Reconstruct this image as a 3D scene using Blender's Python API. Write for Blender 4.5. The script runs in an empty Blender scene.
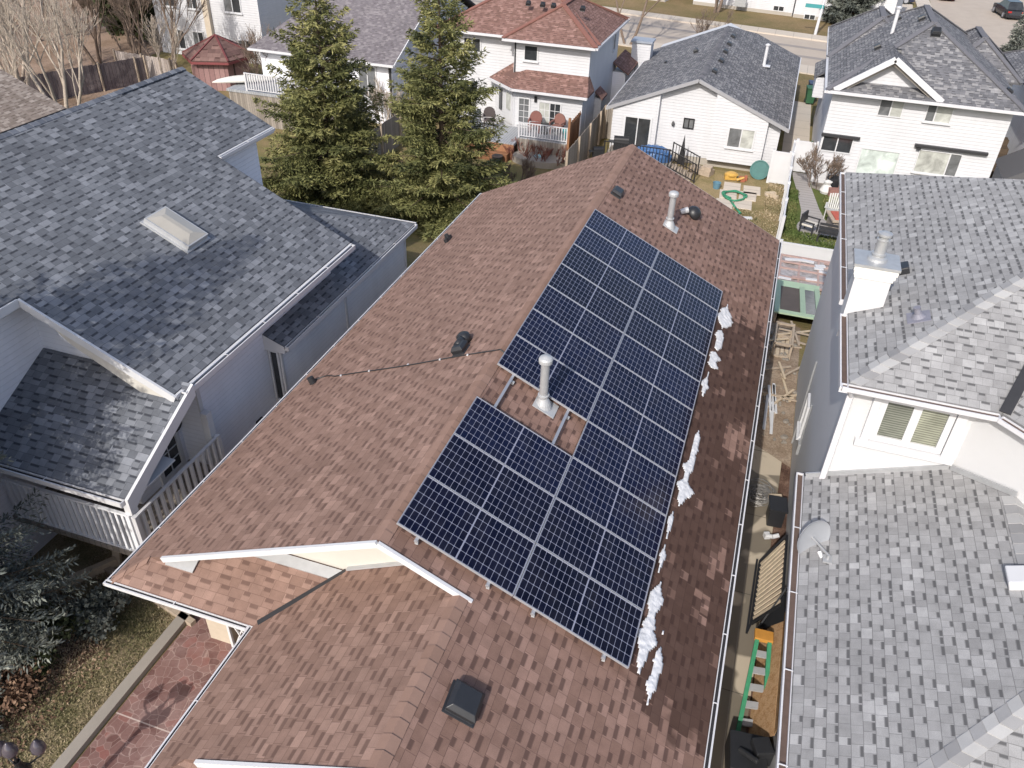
import bpy, bmesh, math, random
import numpy as np
from mathutils import Vector, Matrix
random.seed(7)
S = bpy.context.scene
COL = S.collection
PI = math.pi

# ------------------------------------------------------------------ camera, world, sun
S.view_settings.view_transform = 'Standard'
S.view_settings.look = 'None'
S.view_settings.exposure = 0.44
S.view_settings.gamma = 1.0
S.view_settings.use_curve_mapping = False
cam = bpy.data.cameras.new('camera'); cam_o = bpy.data.objects.new('camera', cam); COL.objects.link(cam_o)
cam.sensor_width = 36.0; cam.lens = 803.2/1024*36; cam.clip_start = 0.1; cam.clip_end = 2000
def rot(a, b, c):
    B = Matrix(((1, 0, 0), (0, 0, -1), (0, 1, 0)))
    return Matrix.Rotation(a, 3, 'Z') @ Matrix.Rotation(b, 3, 'X') @ B @ Matrix.Rotation(c, 3, 'Z')
cam_o.matrix_world = Matrix.Translation((0, 0, 13)) @ rot(0.302, -0.6213, 0.0362).to_4x4()
S.camera = cam_o

SUN_DIR = Vector((0.13, 1.0, -0.79)).normalized()
W = bpy.data.worlds.new('World'); S.world = W; W.use_nodes = True
nt = W.node_tree
sky = nt.nodes.new('ShaderNodeTexSky'); sky.sky_type = 'NISHITA'; sky.sun_disc = False
sky.sun_elevation = math.asin(-SUN_DIR.z); sky.sun_rotation = math.atan2(-SUN_DIR.x, -SUN_DIR.y)
sky.air_density = 0.9; sky.dust_density = 2.5; sky.ozone_density = 0.6
bg = nt.nodes['Background']; bg.inputs['Strength'].default_value = 0.15
nt.links.new(sky.outputs[0], bg.inputs['Color'])
sl = bpy.data.lights.new('sun', 'SUN'); sl.energy = 2.9; sl.angle = math.radians(0.53); sl.color = (1.0, 0.95, 0.88)
so = bpy.data.objects.new('sun', sl); COL.objects.link(so); so.location = (-20, -60, 80)
so.rotation_euler = SUN_DIR.to_track_quat('-Z', 'Y').to_euler()

# ------------------------------------------------------------------ materials
class NB:
    """small node builder"""
    def __init__(s, name, rough=0.7, spec=0.3, metal=0.0):
        s.m = bpy.data.materials.new(name); s.m.use_nodes = True
        s.t = s.m.node_tree; s.b = s.t.nodes['Principled BSDF']
        s.b.inputs['Roughness'].default_value = rough
        s.b.inputs['Specular IOR Level'].default_value = spec
        s.b.inputs['Metallic'].default_value = metal
    def n(s, k, **kw):
        x = s.t.nodes.new(k)
        for a, v in kw.items(): setattr(x, a, v)
        return x
    def l(s, a, b): s.t.links.new(a, b)
    def val(s, sock, v):
        if hasattr(v, 'links') or isinstance(v, bpy.types.NodeSocket): s.l(v, sock)
        else: sock.default_value = v
    def math(s, op, a, b=0.0, c=0.0, clamp=False):
        x = s.n('ShaderNodeMath', operation=op, use_clamp=clamp)
        s.val(x.inputs[0], a); s.val(x.inputs[1], b)
        if len(x.inputs) > 2: s.val(x.inputs[2], c)
        return x.outputs[0]
    def noise(s, vec, scale, detail=3.0, rough=0.55, dist=0.0):
        x = s.n('ShaderNodeTexNoise'); x.inputs['Scale'].default_value = scale
        x.inputs['Detail'].default_value = detail; x.inputs['Roughness'].default_value = rough
        x.inputs['Distortion'].default_value = dist
        if vec is not None: s.l(vec, x.inputs['Vector'])
        return x.outputs['Fac']
    def ramp(s, fac, stops, interp='LINEAR'):
        x = s.n('ShaderNodeValToRGB'); cr = x.color_ramp; cr.interpolation = interp
        while len(cr.elements) < len(stops): cr.elements.new(0.5)
        for e, (p, c) in zip(cr.elements, stops):
            e.position = p; e.color = (c[0], c[1], c[2], 1) if hasattr(c, '__len__') else (c, c, c, 1)
        s.l(fac, x.inputs['Fac']); return x.outputs['Color']
    def mix(s, fac, a, b, blend='MIX'):
        x = s.n('ShaderNodeMix', data_type='RGBA', blend_type=blend)
        s.val(x.inputs[0], fac)
        for i, v in ((6, a), (7, b)):
            if isinstance(v, bpy.types.NodeSocket): s.l(v, x.inputs[i])
            else: x.inputs[i].default_value = (v[0], v[1], v[2], 1)
        return x.outputs[2]
    def scale_col(s, col, f):
        x = s.n('ShaderNodeVectorMath', operation='SCALE')
        if isinstance(col, bpy.types.NodeSocket): s.l(col, x.inputs[0])
        else: x.inputs[0].default_value = col[:3]
        s.val(x.inputs['Scale'], f); return x.outputs[0]
    def coord(s, which='Object'):
        return s.n('ShaderNodeTexCoord').outputs[which]
    def color(s, c):
        if isinstance(c, bpy.types.NodeSocket): s.l(c, s.b.inputs['Base Color'])
        else: s.b.inputs['Base Color'].default_value = (c[0], c[1], c[2], 1)
    def bump(s, h, strength=0.5, dist=0.02):
        x = s.n('ShaderNodeBump'); x.inputs['Strength'].default_value = strength
        x.inputs['Distance'].default_value = dist
        s.l(h, x.inputs['Height']); s.l(x.outputs[0], s.b.inputs['Normal'])

def plain(name, col, rough=0.6, var=0.18, scale=6.0, spec=0.35, metal=0.0, bump=0.0, bscale=60.0):
    k = NB(name, rough, spec, metal)
    o = k.coord('Object')
    f = k.noise(o, scale, 5.0, 0.6)
    k.color(k.mix(f, [c*(1-var) for c in col], [c*(1+var) for c in col]))
    if bump: k.bump(k.noise(o, bscale, 3.0), bump, 0.01)
    return k.m

def shingles(name, lo, mid, hi, dark, tab=0.185, row=0.145, dash=0.62, wet=False, granule=0.10, dk=0.85, edge=0.66):
    k = NB(name, 0.88, 0.2)
    uv = k.coord('UV'); sx = k.n('ShaderNodeSeparateXYZ'); k.l(uv, sx.inputs[0])
    x, y = sx.outputs[0], sx.outputs[1]
    # slightly wavy courses
    wob = k.noise(uv, 0.9, 2.0)
    y2 = k.math('ADD', y, k.math('MULTIPLY', k.math('SUBTRACT', wob, 0.5), 0.03))
    ry = k.math('DIVIDE', y2, row); r = k.math('FLOOR', ry); fy = k.math('FRACT', ry)
    wr = k.n('ShaderNodeTexWhiteNoise', noise_dimensions='1D'); k.l(r, wr.inputs['W'])
    xs = k.math('ADD', k.math('DIVIDE', x, tab), k.math('ADD', k.math('MULTIPLY', r, 0.53), k.math('MULTIPLY', wr.outputs[0], 0.55)))
    # tabs of unequal width: warp x inside a pair of cells
    warp = k.math('MULTIPLY', k.math('SINE', k.math('ADD', k.math('MULTIPLY', xs, 2.3), k.math('MULTIPLY', r, 1.7))), 0.14)
    xw = k.math('ADD', xs, warp)
    c = k.math('FLOOR', xw); fx = k.math('FRACT', xw)
    cv = k.n('ShaderNodeCombineXYZ'); k.l(c, cv.inputs[0]); k.l(r, cv.inputs[1])
    w2 = k.n('ShaderNodeTexWhiteNoise', noise_dimensions='3D'); k.l(cv.outputs[0], w2.inputs['Vector'])
    rnd = w2.outputs['Value']
    sc = k.n('ShaderNodeSeparateColor'); k.l(w2.outputs['Color'], sc.inputs[0])
    rnd2 = sc.outputs[1]
    col = k.ramp(rnd, [(0.0, lo), (0.5, mid), (0.82, hi), (1.0, [q*1.16 for q in hi])])
    # granule speckle and weathering
    g = k.noise(uv, 95.0, 2.0, 0.7); big = k.noise(uv, 0.55, 4.0, 0.6); med = k.noise(uv, 5.0, 4.0, 0.65)
    f = k.math('ADD', k.math('MULTIPLY', k.math('SUBTRACT', g, 0.5), granule*7), 1.0)
    f = k.math('ADD', f, k.math('MULTIPLY', k.math('SUBTRACT', big, 0.5), 0.45))
    f = k.math('ADD', f, k.math('MULTIPLY', k.math('SUBTRACT', med, 0.5), 0.55))
    sv_ = k.n('ShaderNodeCombineXYZ'); k.l(k.math('MULTIPLY', x, 2.6), sv_.inputs[0]); k.l(k.math('MULTIPLY', y, 0.22), sv_.inputs[1])
    f = k.math('ADD', f, k.math('MULTIPLY', k.math('SUBTRACT', k.noise(sv_.outputs[0], 1.0, 4.0, 0.6), 0.5), 0.34))
    col = k.scale_col(col, f)
    # dark band: granules printed at the head of recessed tabs plus painted soft tab shadow
    par = k.math('LESS_THAN', k.math('FRACT', k.math('MULTIPLY', c, 0.5)), 0.25)
    on = k.math('MAXIMUM', k.math('MULTIPLY', par, k.math('GREATER_THAN', rnd2, dash-0.42)), k.math('GREATER_THAN', rnd2, 0.90))
    band = k.math('MULTIPLY', on, k.math('MULTIPLY', k.math('SUBTRACT', fy, edge), 7.0, clamp=True))
    band = k.math('MULTIPLY', band, k.math('LESS_THAN', k.math('ABSOLUTE', k.math('SUBTRACT', fx, 0.52)), 0.40))
    joint = k.math('LESS_THAN', fx, 0.035)
    butt = k.math('LESS_THAN', fy, 0.06)  # butt-edge shadow, painted as a dark line in the colour
    d = k.math('MAXIMUM', k.math('MULTIPLY', band, dk), k.math('MAXIMUM', k.math('MULTIPLY', joint, 0.5), k.math('MULTIPLY', butt, 0.55)))
    col = k.mix(d, col, dark)
    if wet:
        # melt water below the panels: a stain with its own ragged outline (u = metres along the ridge, v = metres up the slope)
        jit = k.math('MULTIPLY', k.math('SUBTRACT', rnd, 0.5), 0.30)
        n1 = k.math('MULTIPLY', k.math('SUBTRACT', k.noise(uv, 1.1, 3.0), 0.5), 1.3)
        xq = k.math('ADD', k.math('MULTIPLY', k.math('FLOOR', k.math('DIVIDE', k.math('ADD', x, k.math('MULTIPLY', wr.outputs[0], 0.3)), 0.19)), 0.19), 0.09)
        yq = k.math('MULTIPLY', k.math('ADD', r, 0.5), row)
        yy = k.math('ADD', k.math('ADD', xq, jit), n1)
        a = k.math('MULTIPLY', k.math('SUBTRACT', yy, k.math('ADD', 6.35, k.math('MULTIPLY', yq, 0.25))), 8.0, clamp=True)
        b = k.math('MULTIPLY', k.math('SUBTRACT', 17.55, yy), 8.0, clamp=True)
        cfac = k.math('MULTIPLY', k.math('SUBTRACT', 1.55, k.math('ADD', y, jit)), 4.0, clamp=True)
        m = k.math('MULTIPLY', k.math('MULTIPLY', a, b), cfac)
        def dry(u0, v0, ru, rv):
            e = k.math('ADD', k.math('POWER', k.math('DIVIDE', k.math('SUBTRACT', k.math('ADD', xq, jit), u0), ru), 2.0),
                       k.math('POWER', k.math('DIVIDE', k.math('SUBTRACT', k.math('ADD', yq, k.math('MULTIPLY', jit, 0.3)), v0), rv), 2.0))
            return k.math('MULTIPLY', k.math('SUBTRACT', e, 0.7), 2.2, clamp=True)
        for q in ((13.1, 0.32, 0.60, 0.27), (9.75, 0.30, 0.42, 0.18), (8.9, 0.42, 0.25, 0.10)):
            m = k.math('MULTIPLY', m, dry(*q))
        # single tabs that have dried already
        m = k.math('MULTIPLY', m, k.math('SUBTRACT', 1.0, k.math('MULTIPLY', k.math('GREATER_THAN', rnd2, 0.93), 0.55)))
        col = k.mix(m, col, k.mix(0.35, k.scale_col(col, 0.38), (0.075, 0.038, 0.028)))
        rr = k.math('SUBTRACT', 0.88, k.math('MULTIPLY', m, 0.16)); k.l(rr, k.b.inputs['Roughness'])
    k.color(col)
    h = k.math('ADD', k.math('MULTIPLY', fy, -0.7), k.math('MULTIPLY', on, -0.6))
    h = k.math('ADD', h, k.math('MULTIPLY', g, 0.25))
    k.bump(h, 0.55, 0.012)
    return k.m

def cap_mat(name, cols):
    k = NB(name, 0.88, 0.2)
    uv = k.coord('UV'); sx = k.n('ShaderNodeSeparateXYZ'); k.l(uv, sx.inputs[0])
    w = k.n('ShaderNodeTexWhiteNoise', noise_dimensions='1D'); k.l(k.math('FLOOR', k.math('ADD', sx.outputs[0], 0.01)), w.inputs['W'])
    col = k.ramp(w.outputs['Value'], [(0.0, cols[0]), (0.5, cols[1]), (1.0, cols[2])])
    o = k.coord('Object')
    f = k.math('ADD', 0.8, k.math('ADD', k.math('MULTIPLY', k.noise(o, 90, 2, .7), 0.22), k.math('MULTIPLY', k.noise(o, 6, 4), 0.22)))
    k.color(k.scale_col(col, f))
    return k.m

def siding(name, col, pitch=0.115, vertical=False, strength=0.55, var=0.07, rough=0.5, axis=2):
    k = NB(name, rough, 0.35)
    o = k.coord('Object'); sx = k.n('ShaderNodeSeparateXYZ'); k.l(o, sx.inputs[0])
    z = sx.outputs[axis]
    fz = k.math('FRACT', k.math('DIVIDE', z, pitch))
    n1 = k.noise(o, 0.8, 4.0, 0.6); n2 = k.noise(o, 9.0, 3.0)
    f = k.math('ADD', 1.0, k.math('ADD', k.math('MULTIPLY', k.math('SUBTRACT', n1, 0.5), var*3), k.math('MULTIPLY', k.math('SUBTRACT', n2, 0.5), var)))
    mp = k.n('ShaderNodeMapping'); k.l(o, mp.inputs[0]); mp.inputs['Scale'].default_value = (3.0, 3.0, 0.16)
    f = k.math('ADD', f, k.math('MULTIPLY', k.math('SUBTRACT', k.noise(mp.outputs[0], 1.0, 4, .6), 0.5), var*2.2))
    # shadow line under each lap, painted into the colour
    g = k.math('MULTIPLY', k.math('LESS_THAN', fz, 0.10), 0.16)
    k.color(k.scale_col(k.mix(g, col, (0.25, 0.25, 0.26)), f))
    k.bump(k.math('MULTIPLY', fz, -1.0), strength, 0.02)
    return k.m

def stucco(name, col, var=0.06):
    k = NB(name, 0.85, 0.2); o = k.coord('Object')
    f = k.math('ADD', 1.0, k.math('ADD', k.math('MULTIPLY', k.math('SUBTRACT', k.noise(o, 0.7, 5, .6), 0.5), var*4), k.math('MULTIPLY', k.math('SUBTRACT', k.noise(o, 7, 4), 0.5), var*1.5)))
    k.color(k.scale_col(col, f)); k.bump(k.noise(o, 70, 4, .7), 0.35, 0.01)
    return k.m

def planks(name, cols, width=0.14, axis=0, rough=0.75):
    """board-coloured surface: boards run across 'axis'"""
    k = NB(name, rough, 0.2); o = k.coord('Object'); sx = k.n('ShaderNodeSeparateXYZ'); k.l(o, sx.inputs[0])
    q = k.math('DIVIDE', sx.outputs[axis], width)
    w = k.n('ShaderNodeTexWhiteNoise', noise_dimensions='1D'); k.l(k.math('FLOOR', q), w.inputs['W'])
    col = k.ramp(w.outputs['Value'], [(0.0, cols[0]), (1.0, cols[1])])
    f = k.math('ADD', 0.75, k.math('MULTIPLY', k.noise(o, 12, 5, .65), 0.5))
    gap = k.math('LESS_THAN', k.math('FRACT', q), 0.07)
    k.color(k.mix(k.math('MULTIPLY', gap, 0.8), k.scale_col(col, f), (0.02, 0.018, 0.015)))
    k.bump(k.math('MULTIPLY', gap, -1.0), 0.5, 0.01)
    return k.m

def solar_cells(name):
    k = NB(name, 0.10, 0.22)
    uv = k.coord('UV'); sx = k.n('ShaderNodeSeparateXYZ'); k.l(uv, sx.inputs[0])
    x, y = sx.outputs[0], sx.outputs[1]       # metres on the glass: x down the slope 0..1.78, y along the ridge 0..0.965
    Wd, Hd = 1.801, 0.972
    xm = k.math('ABSOLUTE', k.math('SUBTRACT', x, Wd/2))
    cw = (Wd/2 - 0.008 - 0.006)/10; ch = (Hd - 0.012)/6
    ax = k.math('SUBTRACT', xm, 0.008); fx = k.math('MULTIPLY', k.math('FRACT', k.math('DIVIDE', ax, cw)), cw)
    fy = k.math('MULTIPLY', k.math('FRACT', k.math('DIVIDE', k.math('SUBTRACT', y, 0.006), ch)), ch)
    ex = k.math('MINIMUM', fx, k.math('SUBTRACT', cw, fx)); ey = k.math('MINIMUM', fy, k.math('SUBTRACT', ch, fy))
    g = k.math('MAXIMUM', k.math('LESS_THAN', ex, 0.0032), k.math('LESS_THAN', ey, 0.0042))
    g = k.math('MAXIMUM', g, k.math('LESS_THAN', xm, 0.009))
    g = k.math('MAXIMUM', g, k.math('GREATER_THAN', xm, Wd/2-0.006))
    g = k.math('MAXIMUM', g, k.math('LESS_THAN', y, 0.006)); g = k.math('MAXIMUM', g, k.math('GREATER_THAN', y, Hd-0.006))
    cut = k.math('LESS_THAN', k.math('ADD', ex, ey), 0.016); g = k.math('MAXIMUM', g, cut)
    # each cell and each panel a little different
    cv = k.n('ShaderNodeCombineXYZ'); k.l(k.math('FLOOR', k.math('DIVIDE', x, cw)), cv.inputs[0]); k.l(k.math('FLOOR', k.math('DIVIDE', y, ch)), cv.inputs[1])
    oi = k.n('ShaderNodeObjectInfo'); k.l(k.math('MULTIPLY', oi.outputs['Random'], 97.0), cv.inputs[2])
    w = k.n('ShaderNodeTexWhiteNoise', noise_dimensions='3D'); k.l(cv.outputs[0], w.inputs['Vector'])
    t = k.math('ADD', k.math('MULTIPLY', w.outputs['Value'], 0.32), k.math('MULTIPLY', oi.outputs['Random'], 0.68))
    cell = k.ramp(t, [(0.0, (0.0026, 0.0028, 0.009)), (0.6, (0.0034, 0.0042, 0.017)), (1.0, (0.005, 0.0075, 0.030))])
    dust = k.noise(k.coord('Object'), 2.2, 5.0, 0.65)
    fine = k.math('MAXIMUM', k.math('MAXIMUM', k.math('LESS_THAN', ex, 0.0032), k.math('LESS_THAN', ey, 0.0042)), cut)
    col = k.mix(fine, cell, (0.21, 0.22, 0.29))
    heavy = k.math('MAXIMUM', k.math('LESS_THAN', xm, 0.009), k.math('MAXIMUM', k.math('GREATER_THAN', xm, Wd/2-0.006), k.math('MAXIMUM', k.math('LESS_THAN', y, 0.006), k.math('GREATER_THAN', y, Hd-0.006))))
    col = k.mix(heavy, col, (0.25, 0.26, 0.33))
    col = k.mix(k.math('MULTIPLY', k.math('SUBTRACT', dust, 0.42), 0.11, clamp=True), col, (0.35, 0.34, 0.32))
    k.color(col)
    k.l(k.math('ADD', 0.04, k.math('MULTIPLY', dust, 0.16)), k.b.inputs['Roughness'])
    return k.m

def ground_mat(name, cols, scale=1.2, fine=40.0, bump=0.6, extra=None):
    k = NB(name, 0.95, 0.1); o = k.coord('Object')
    n = k.noise(o, scale, 6.0, 0.65); n2 = k.noise(o, fine, 4.0, 0.7)
    t = k.math('ADD', k.math('MULTIPLY', n, 0.65), k.math('MULTIPLY', n2, 0.35))
    st = [(0.30+0.40*i/(len(cols)-1), c) for i, c in enumerate(cols)]
    col = k.ramp(t, st)
    col = k.scale_col(col, k.math('ADD', 0.55, k.math('MULTIPLY', n2, 0.9)))
    k.color(col); k.bump(n2, bump, 0.03)
    return k.m

def concrete(name, col, joint=None, wet=0.0, var=0.16, axis=1):
    k = NB(name, 0.85, 0.25); o = k.coord('Object')
    f = k.math('ADD', 1.0-var, k.math('ADD', k.math('MULTIPLY', k.noise(o, 0.9, 6, .65), var*1.4), k.math('MULTIPLY', k.noise(o, 60, 3, .7), var*.8)))
    c = k.scale_col(col, f)
    if wet:
        m = k.math('MULTIPLY', k.math('SUBTRACT', k.noise(o, 0.75, 2.5, 0.5, 0.6), 1-wet), 26.0, clamp=True)
        c = k.mix(m, c, k.scale_col(c, 0.40)); k.l(k.math('SUBTRACT', 0.85, k.math('MULTIPLY', m, 0.35)), k.b.inputs['Roughness'])
    if joint:
        sx = k.n('ShaderNodeSeparateXYZ'); k.l(o, sx.inputs[0])
        j = k.math('LESS_THAN', k.math('FRACT', k.math('DIVIDE', sx.outputs[axis], joint)), 0.022/joint)
        c = k.mix(k.math('MULTIPLY', j, 0.7), c, (0.06, 0.055, 0.05))
    k.color(c); k.bump(k.noise(o, 120, 3, .7), 0.25, 0.006)
    return k.m

def flagstone_mat(name):
    """stamped red concrete: rounded stones with pale worn joints"""
    k = NB(name, 0.75, 0.3); o = k.coord('Object')
    mp = k.n('ShaderNodeMapping'); k.l(o, mp.inputs[0]); mp.inputs['Scale'].default_value = (1, 1, 0)
    dn = k.n('ShaderNodeTexNoise'); dn.inputs['Scale'].default_value = 3.0; k.l(mp.outputs[0], dn.inputs['Vector'])
    ad = k.n('ShaderNodeVectorMath', operation='MULTIPLY_ADD'); k.l(dn.outputs['Color'], ad.inputs[0]); ad.inputs[1].default_value = (.16, .16, 0); k.l(mp.outputs[0], ad.inputs[2])
    v1 = k.n('ShaderNodeTexVoronoi', feature='DISTANCE_TO_EDGE'); v1.inputs['Scale'].default_value = 6.2; k.l(ad.outputs[0], v1.inputs['Vector'])
    v2 = k.n('ShaderNodeTexVoronoi', feature='F1'); v2.inputs['Scale'].default_value = 6.2; k.l(ad.outputs[0], v2.inputs['Vector'])
    w = k.n('ShaderNodeTexWhiteNoise', noise_dimensions='3D'); k.l(v2.outputs['Color'], w.inputs['Vector'])
    stone = k.ramp(w.outputs['Value'], [(0, (0.125, 0.062, 0.054)), (.45, (0.165, 0.088, 0.078)), (.8, (0.205, 0.122, 0.108)), (1, (0.215, 0.085, 0.072))])
    worn = k.noise(o, 1.1, 5, .65)
    stone = k.mix(k.math('MULTIPLY', k.math('SUBTRACT', worn, .46), 2.6, clamp=True), stone, (0.29, 0.20, 0.185))
    j = k.math('MULTIPLY', k.math('SUBTRACT', k.math('ADD', 0.008, k.math('MULTIPLY', k.noise(o, 2.6, 4, .7), 0.07)), v1.outputs['Distance']), 30.0, clamp=True)
    col = k.mix(k.math('MULTIPLY', j, k.math('ADD', -0.15, k.math('MULTIPLY', worn, 1.25))), stone, (0.40, 0.30, 0.265))
    sx = k.n('ShaderNodeSeparateXYZ'); k.l(o, sx.inputs[0])
    jj = k.math('LESS_THAN', k.math('ABSOLUTE', k.math('SUBTRACT', sx.outputs[1], 5.55)), 0.012)
    col = k.mix(k.math('MULTIPLY', jj, .7), col, (0.55, 0.47, 0.42))
    col = k.scale_col(col, k.math('ADD', .75, k.math('MULTIPLY', k.noise(o, 30, 4, .7), .5)))
    k.color(col); k.bump(k.math('MINIMUM', v1.outputs['Distance'], 0.05), 0.5, 0.05)
    return k.m

def foliage_mat(name, cols, rough=0.65):
    k = NB(name, rough, 0.25)
    a = k.n('ShaderNodeAttribute', attribute_name='tone', attribute_type='GEOMETRY')
    col = k.ramp(a.outputs['Fac'], [(i/(len(cols)-1), c) for i, c in enumerate(cols)])
    k.color(col)
    return k.m

def pane_mat(name, col, rough=0.06, stripes=0.0):
    k = NB(name, rough, 0.6); o = k.coord('Object')
    f = k.math('MAXIMUM', 0.3, k.math('ADD', 0.1, k.math('MULTIPLY', k.noise(o, 1.7, 5, .6, .8), 1.8)))  # mottled tone painted in place of reflections and curtains
    c = k.scale_col(col, f)
    if stripes:
        sx = k.n('ShaderNodeSeparateXYZ'); k.l(o, sx.inputs[0])
        j = k.math('LESS_THAN', k.math('FRACT', k.math('DIVIDE', sx.outputs[2], stripes)), 0.38)
        c = k.mix(k.math('MULTIPLY', j, .65), c, [q*0.25 for q in col])
    k.color(c)
    return k.m

M = {}
M['shingle_brown'] = shingles('brown asphalt shingles', (0.206, 0.131, 0.104), (0.236, 0.152, 0.122), (0.258, 0.169, 0.136), (0.093, 0.055, 0.045), dash=0.52, dk=0.68, edge=0.52)
M['shingle_brown_wet'] = shingles('brown asphalt shingles with melt water', (0.185, 0.114, 0.090), (0.216, 0.134, 0.107), (0.240, 0.152, 0.123), (0.073, 0.043, 0.037), dash=0.52, wet=True, dk=0.78, edge=0.55)
M['shingle_slate'] = shingles('blue grey asphalt shingles', (0.112, 0.119, 0.134), (0.138, 0.147, 0.164), (0.186, 0.196, 0.216), (0.033, 0.036, 0.045), dash=0.48, dk=0.85)
M['shingle_grey'] = shingles('light grey asphalt shingles', (0.246, 0.245, 0.247), (0.275, 0.274, 0.276), (0.311, 0.310, 0.312), (0.070, 0.070, 0.073), dash=0.55, tab=0.15)
M['shingle_charcoal'] = shingles('charcoal asphalt shingles', (0.108, 0.109, 0.119), (0.144, 0.145, 0.157), (0.221, 0.219, 0.225), (0.049, 0.049, 0.054), dash=0.65)
M['shingle_dusk'] = shingles('worn violet grey shingles', (0.14, 0.125, 0.135), (0.165, 0.150, 0.160), (0.195, 0.178, 0.185), (0.085, 0.075, 0.08), dash=0.8)
M['shingle_red'] = shingles('red brown asphalt shingles', (0.150, 0.088, 0.072), (0.188, 0.108, 0.092), (0.232, 0.140, 0.120), (0.083, 0.050, 0.043), dash=0.7)
M['shingle_tan'] = shingles('tan asphalt shingles', (0.19, 0.155, 0.13), (0.25, 0.205, 0.175), (0.31, 0.265, 0.23), (0.11, 0.085, 0.07), dash=0.6)
M['cap_brown'] = cap_mat('brown ridge caps', [(0.208, 0.132, 0.104), (0.232, 0.149, 0.118), (0.25, 0.162, 0.130)])
M['cap_slate'] = cap_mat('slate ridge caps', [(0.091, 0.101, 0.123), (0.133, 0.144, 0.171), (0.210, 0.224, 0.252)])
M['cap_grey'] = cap_mat('grey ridge caps', [(0.218, 0.218, 0.223), (0.275, 0.275, 0.280), (0.380, 0.380, 0.380)])
M['cap_charcoal'] = cap_mat('charcoal ridge caps', [(0.098, 0.098, 0.109), (0.133, 0.133, 0.147), (0.168, 0.168, 0.182)])
M['cap_red'] = cap_mat('red ridge caps', [(0.17, 0.08, 0.065), (0.21, 0.10, 0.08), (0.25, 0.125, 0.10)])
M['white_trim'] = plain('white painted trim', (0.58, 0.585, 0.60), 0.45, 0.06, 3)
M['cream'] = stucco('cream stucco', (0.55, 0.53, 0.485), 0.03)
M['beige_stucco'] = stucco('beige pebble stucco', (0.52, 0.45, 0.36), 0.14)
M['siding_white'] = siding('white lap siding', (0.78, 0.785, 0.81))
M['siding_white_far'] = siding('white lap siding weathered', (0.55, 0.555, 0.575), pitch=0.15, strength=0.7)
M['siding_blue'] = siding('pale grey lap siding', (0.77, 0.78, 0.83), pitch=0.12, strength=0.7)
M['stucco_white'] = stucco('white stucco', (0.54, 0.545, 0.555), 0.03)
M['foundation'] = concrete('foundation concrete', (0.36, 0.33, 0.29))
M['gutter_white'] = plain('white enamelled gutter', (0.58, 0.58, 0.60), 0.35, 0.08, 3, 0.5)
M['gutter_brown'] = plain('brown gutter bed with grit', (0.115, 0.080, 0.066), 0.7, 0.35, 9)
M['gutter_dark'] = plain('dark gutter bed', (0.030, 0.029, 0.032), 0.6, 0.4, 9)
M['galv'] = plain('galvanized steel', (0.44, 0.45, 0.46), 0.42, 0.16, 9, 0.5, 0.45)
M['galv_flash'] = plain('galvanized flashing', (0.42, 0.43, 0.44), 0.5, 0.18, 6, 0.5, 0.2)
M['black_plastic'] = plain('black vent plastic', (0.022, 0.023, 0.026), 0.42, 0.25, 8, 0.5)
M['dark_metal'] = plain('dark flashing metal', (0.036, 0.036, 0.039), 0.5, 0.25, 8)
M['black_metal'] = plain('black painted metal', (0.018, 0.018, 0.02), 0.45, 0.2, 8)
M['alu'] = plain('anodized aluminium', (0.37, 0.38, 0.41), 0.38, 0.06, 8, 0.5, 0.35)
M['cells'] = solar_cells('monocrystalline half cut cells')
M['snow'] = plain('wet spring snow', (0.62, 0.63, 0.655), 0.5, 0.26, 11, 0.4, 0, 1.0, 22)
M['pane_dark'] = pane_mat('dark window glass', (0.035, 0.038, 0.042))
M['pane_grey'] = pane_mat('grey window glass', (0.13, 0.135, 0.14))
M['pane_blind'] = pane_mat('glass over pale blind', (0.42, 0.43, 0.40), 0.1)
M['pane_green'] = pane_mat('glass over pale green blind', (0.50, 0.56, 0.53), 0.1)
M['pane_slats'] = pane_mat('glass over slatted blind', (0.27, 0.28, 0.22), 0.08, 0.045)
M['pane_slats_dark'] = pane_mat('glass over shaded slatted blind', (0.17, 0.18, 0.15), 0.08, 0.045)  # darker copy of the slatted pane, shade put into its colour
M['wood_grey'] = planks('weathered grey boards', ((0.20, 0.175, 0.15), (0.32, 0.285, 0.25)))
M['wood_grey_y'] = planks('weathered grey fence boards', ((0.22, 0.19, 0.16), (0.34, 0.30, 0.26)), 0.14, 1)
M['wood_warm'] = planks('stained cedar boards', ((0.22, 0.105, 0.055), (0.34, 0.175, 0.095)), 0.14, 1)
M['wood_deck'] = planks('grey painted deck boards', ((0.30, 0.31, 0.325), (0.36, 0.37, 0.385)), 0.14, 0)
M['wood_pale'] = plain('pale sawn wood', (0.50, 0.41, 0.30), 0.8, 0.3, 10)
M['wood_raw'] = plain('bare weathered wood', (0.38, 0.31, 0.24), 0.85, 0.35, 9)
M['osb'] = ground_mat('oriented strand board', [(0.26, 0.14, 0.065), (0.40, 0.235, 0.12), (0.50, 0.33, 0.19), (0.33, 0.18, 0.085)], 9.0, 45.0, 0.2)
M['asphalt'] = concrete('pale road asphalt', (0.40, 0.345, 0.29), None, 0, 0.22)
M['sidewalk'] = concrete('pale sidewalk concrete', (0.50, 0.445, 0.38), 1.5, 0, 0.14)
M['sidewalk_x'] = concrete('pale kerb sidewalk concrete', (0.48, 0.425, 0.36), 1.5, 0, 0.14, 0)
M['walk_wet'] = concrete('walkway concrete with damp stains', (0.47, 0.405, 0.315), 2.4, 0.57, 0.14)
M['kerb'] = concrete('kerb concrete', (0.27, 0.245, 0.215), None, 0, 0.3)
M['patio'] = flagstone_mat('stamped red patio concrete')
M['paver'] = concrete('grey path pavers', (0.33, 0.31, 0.30), 0.3, 0, 0.2)
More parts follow.
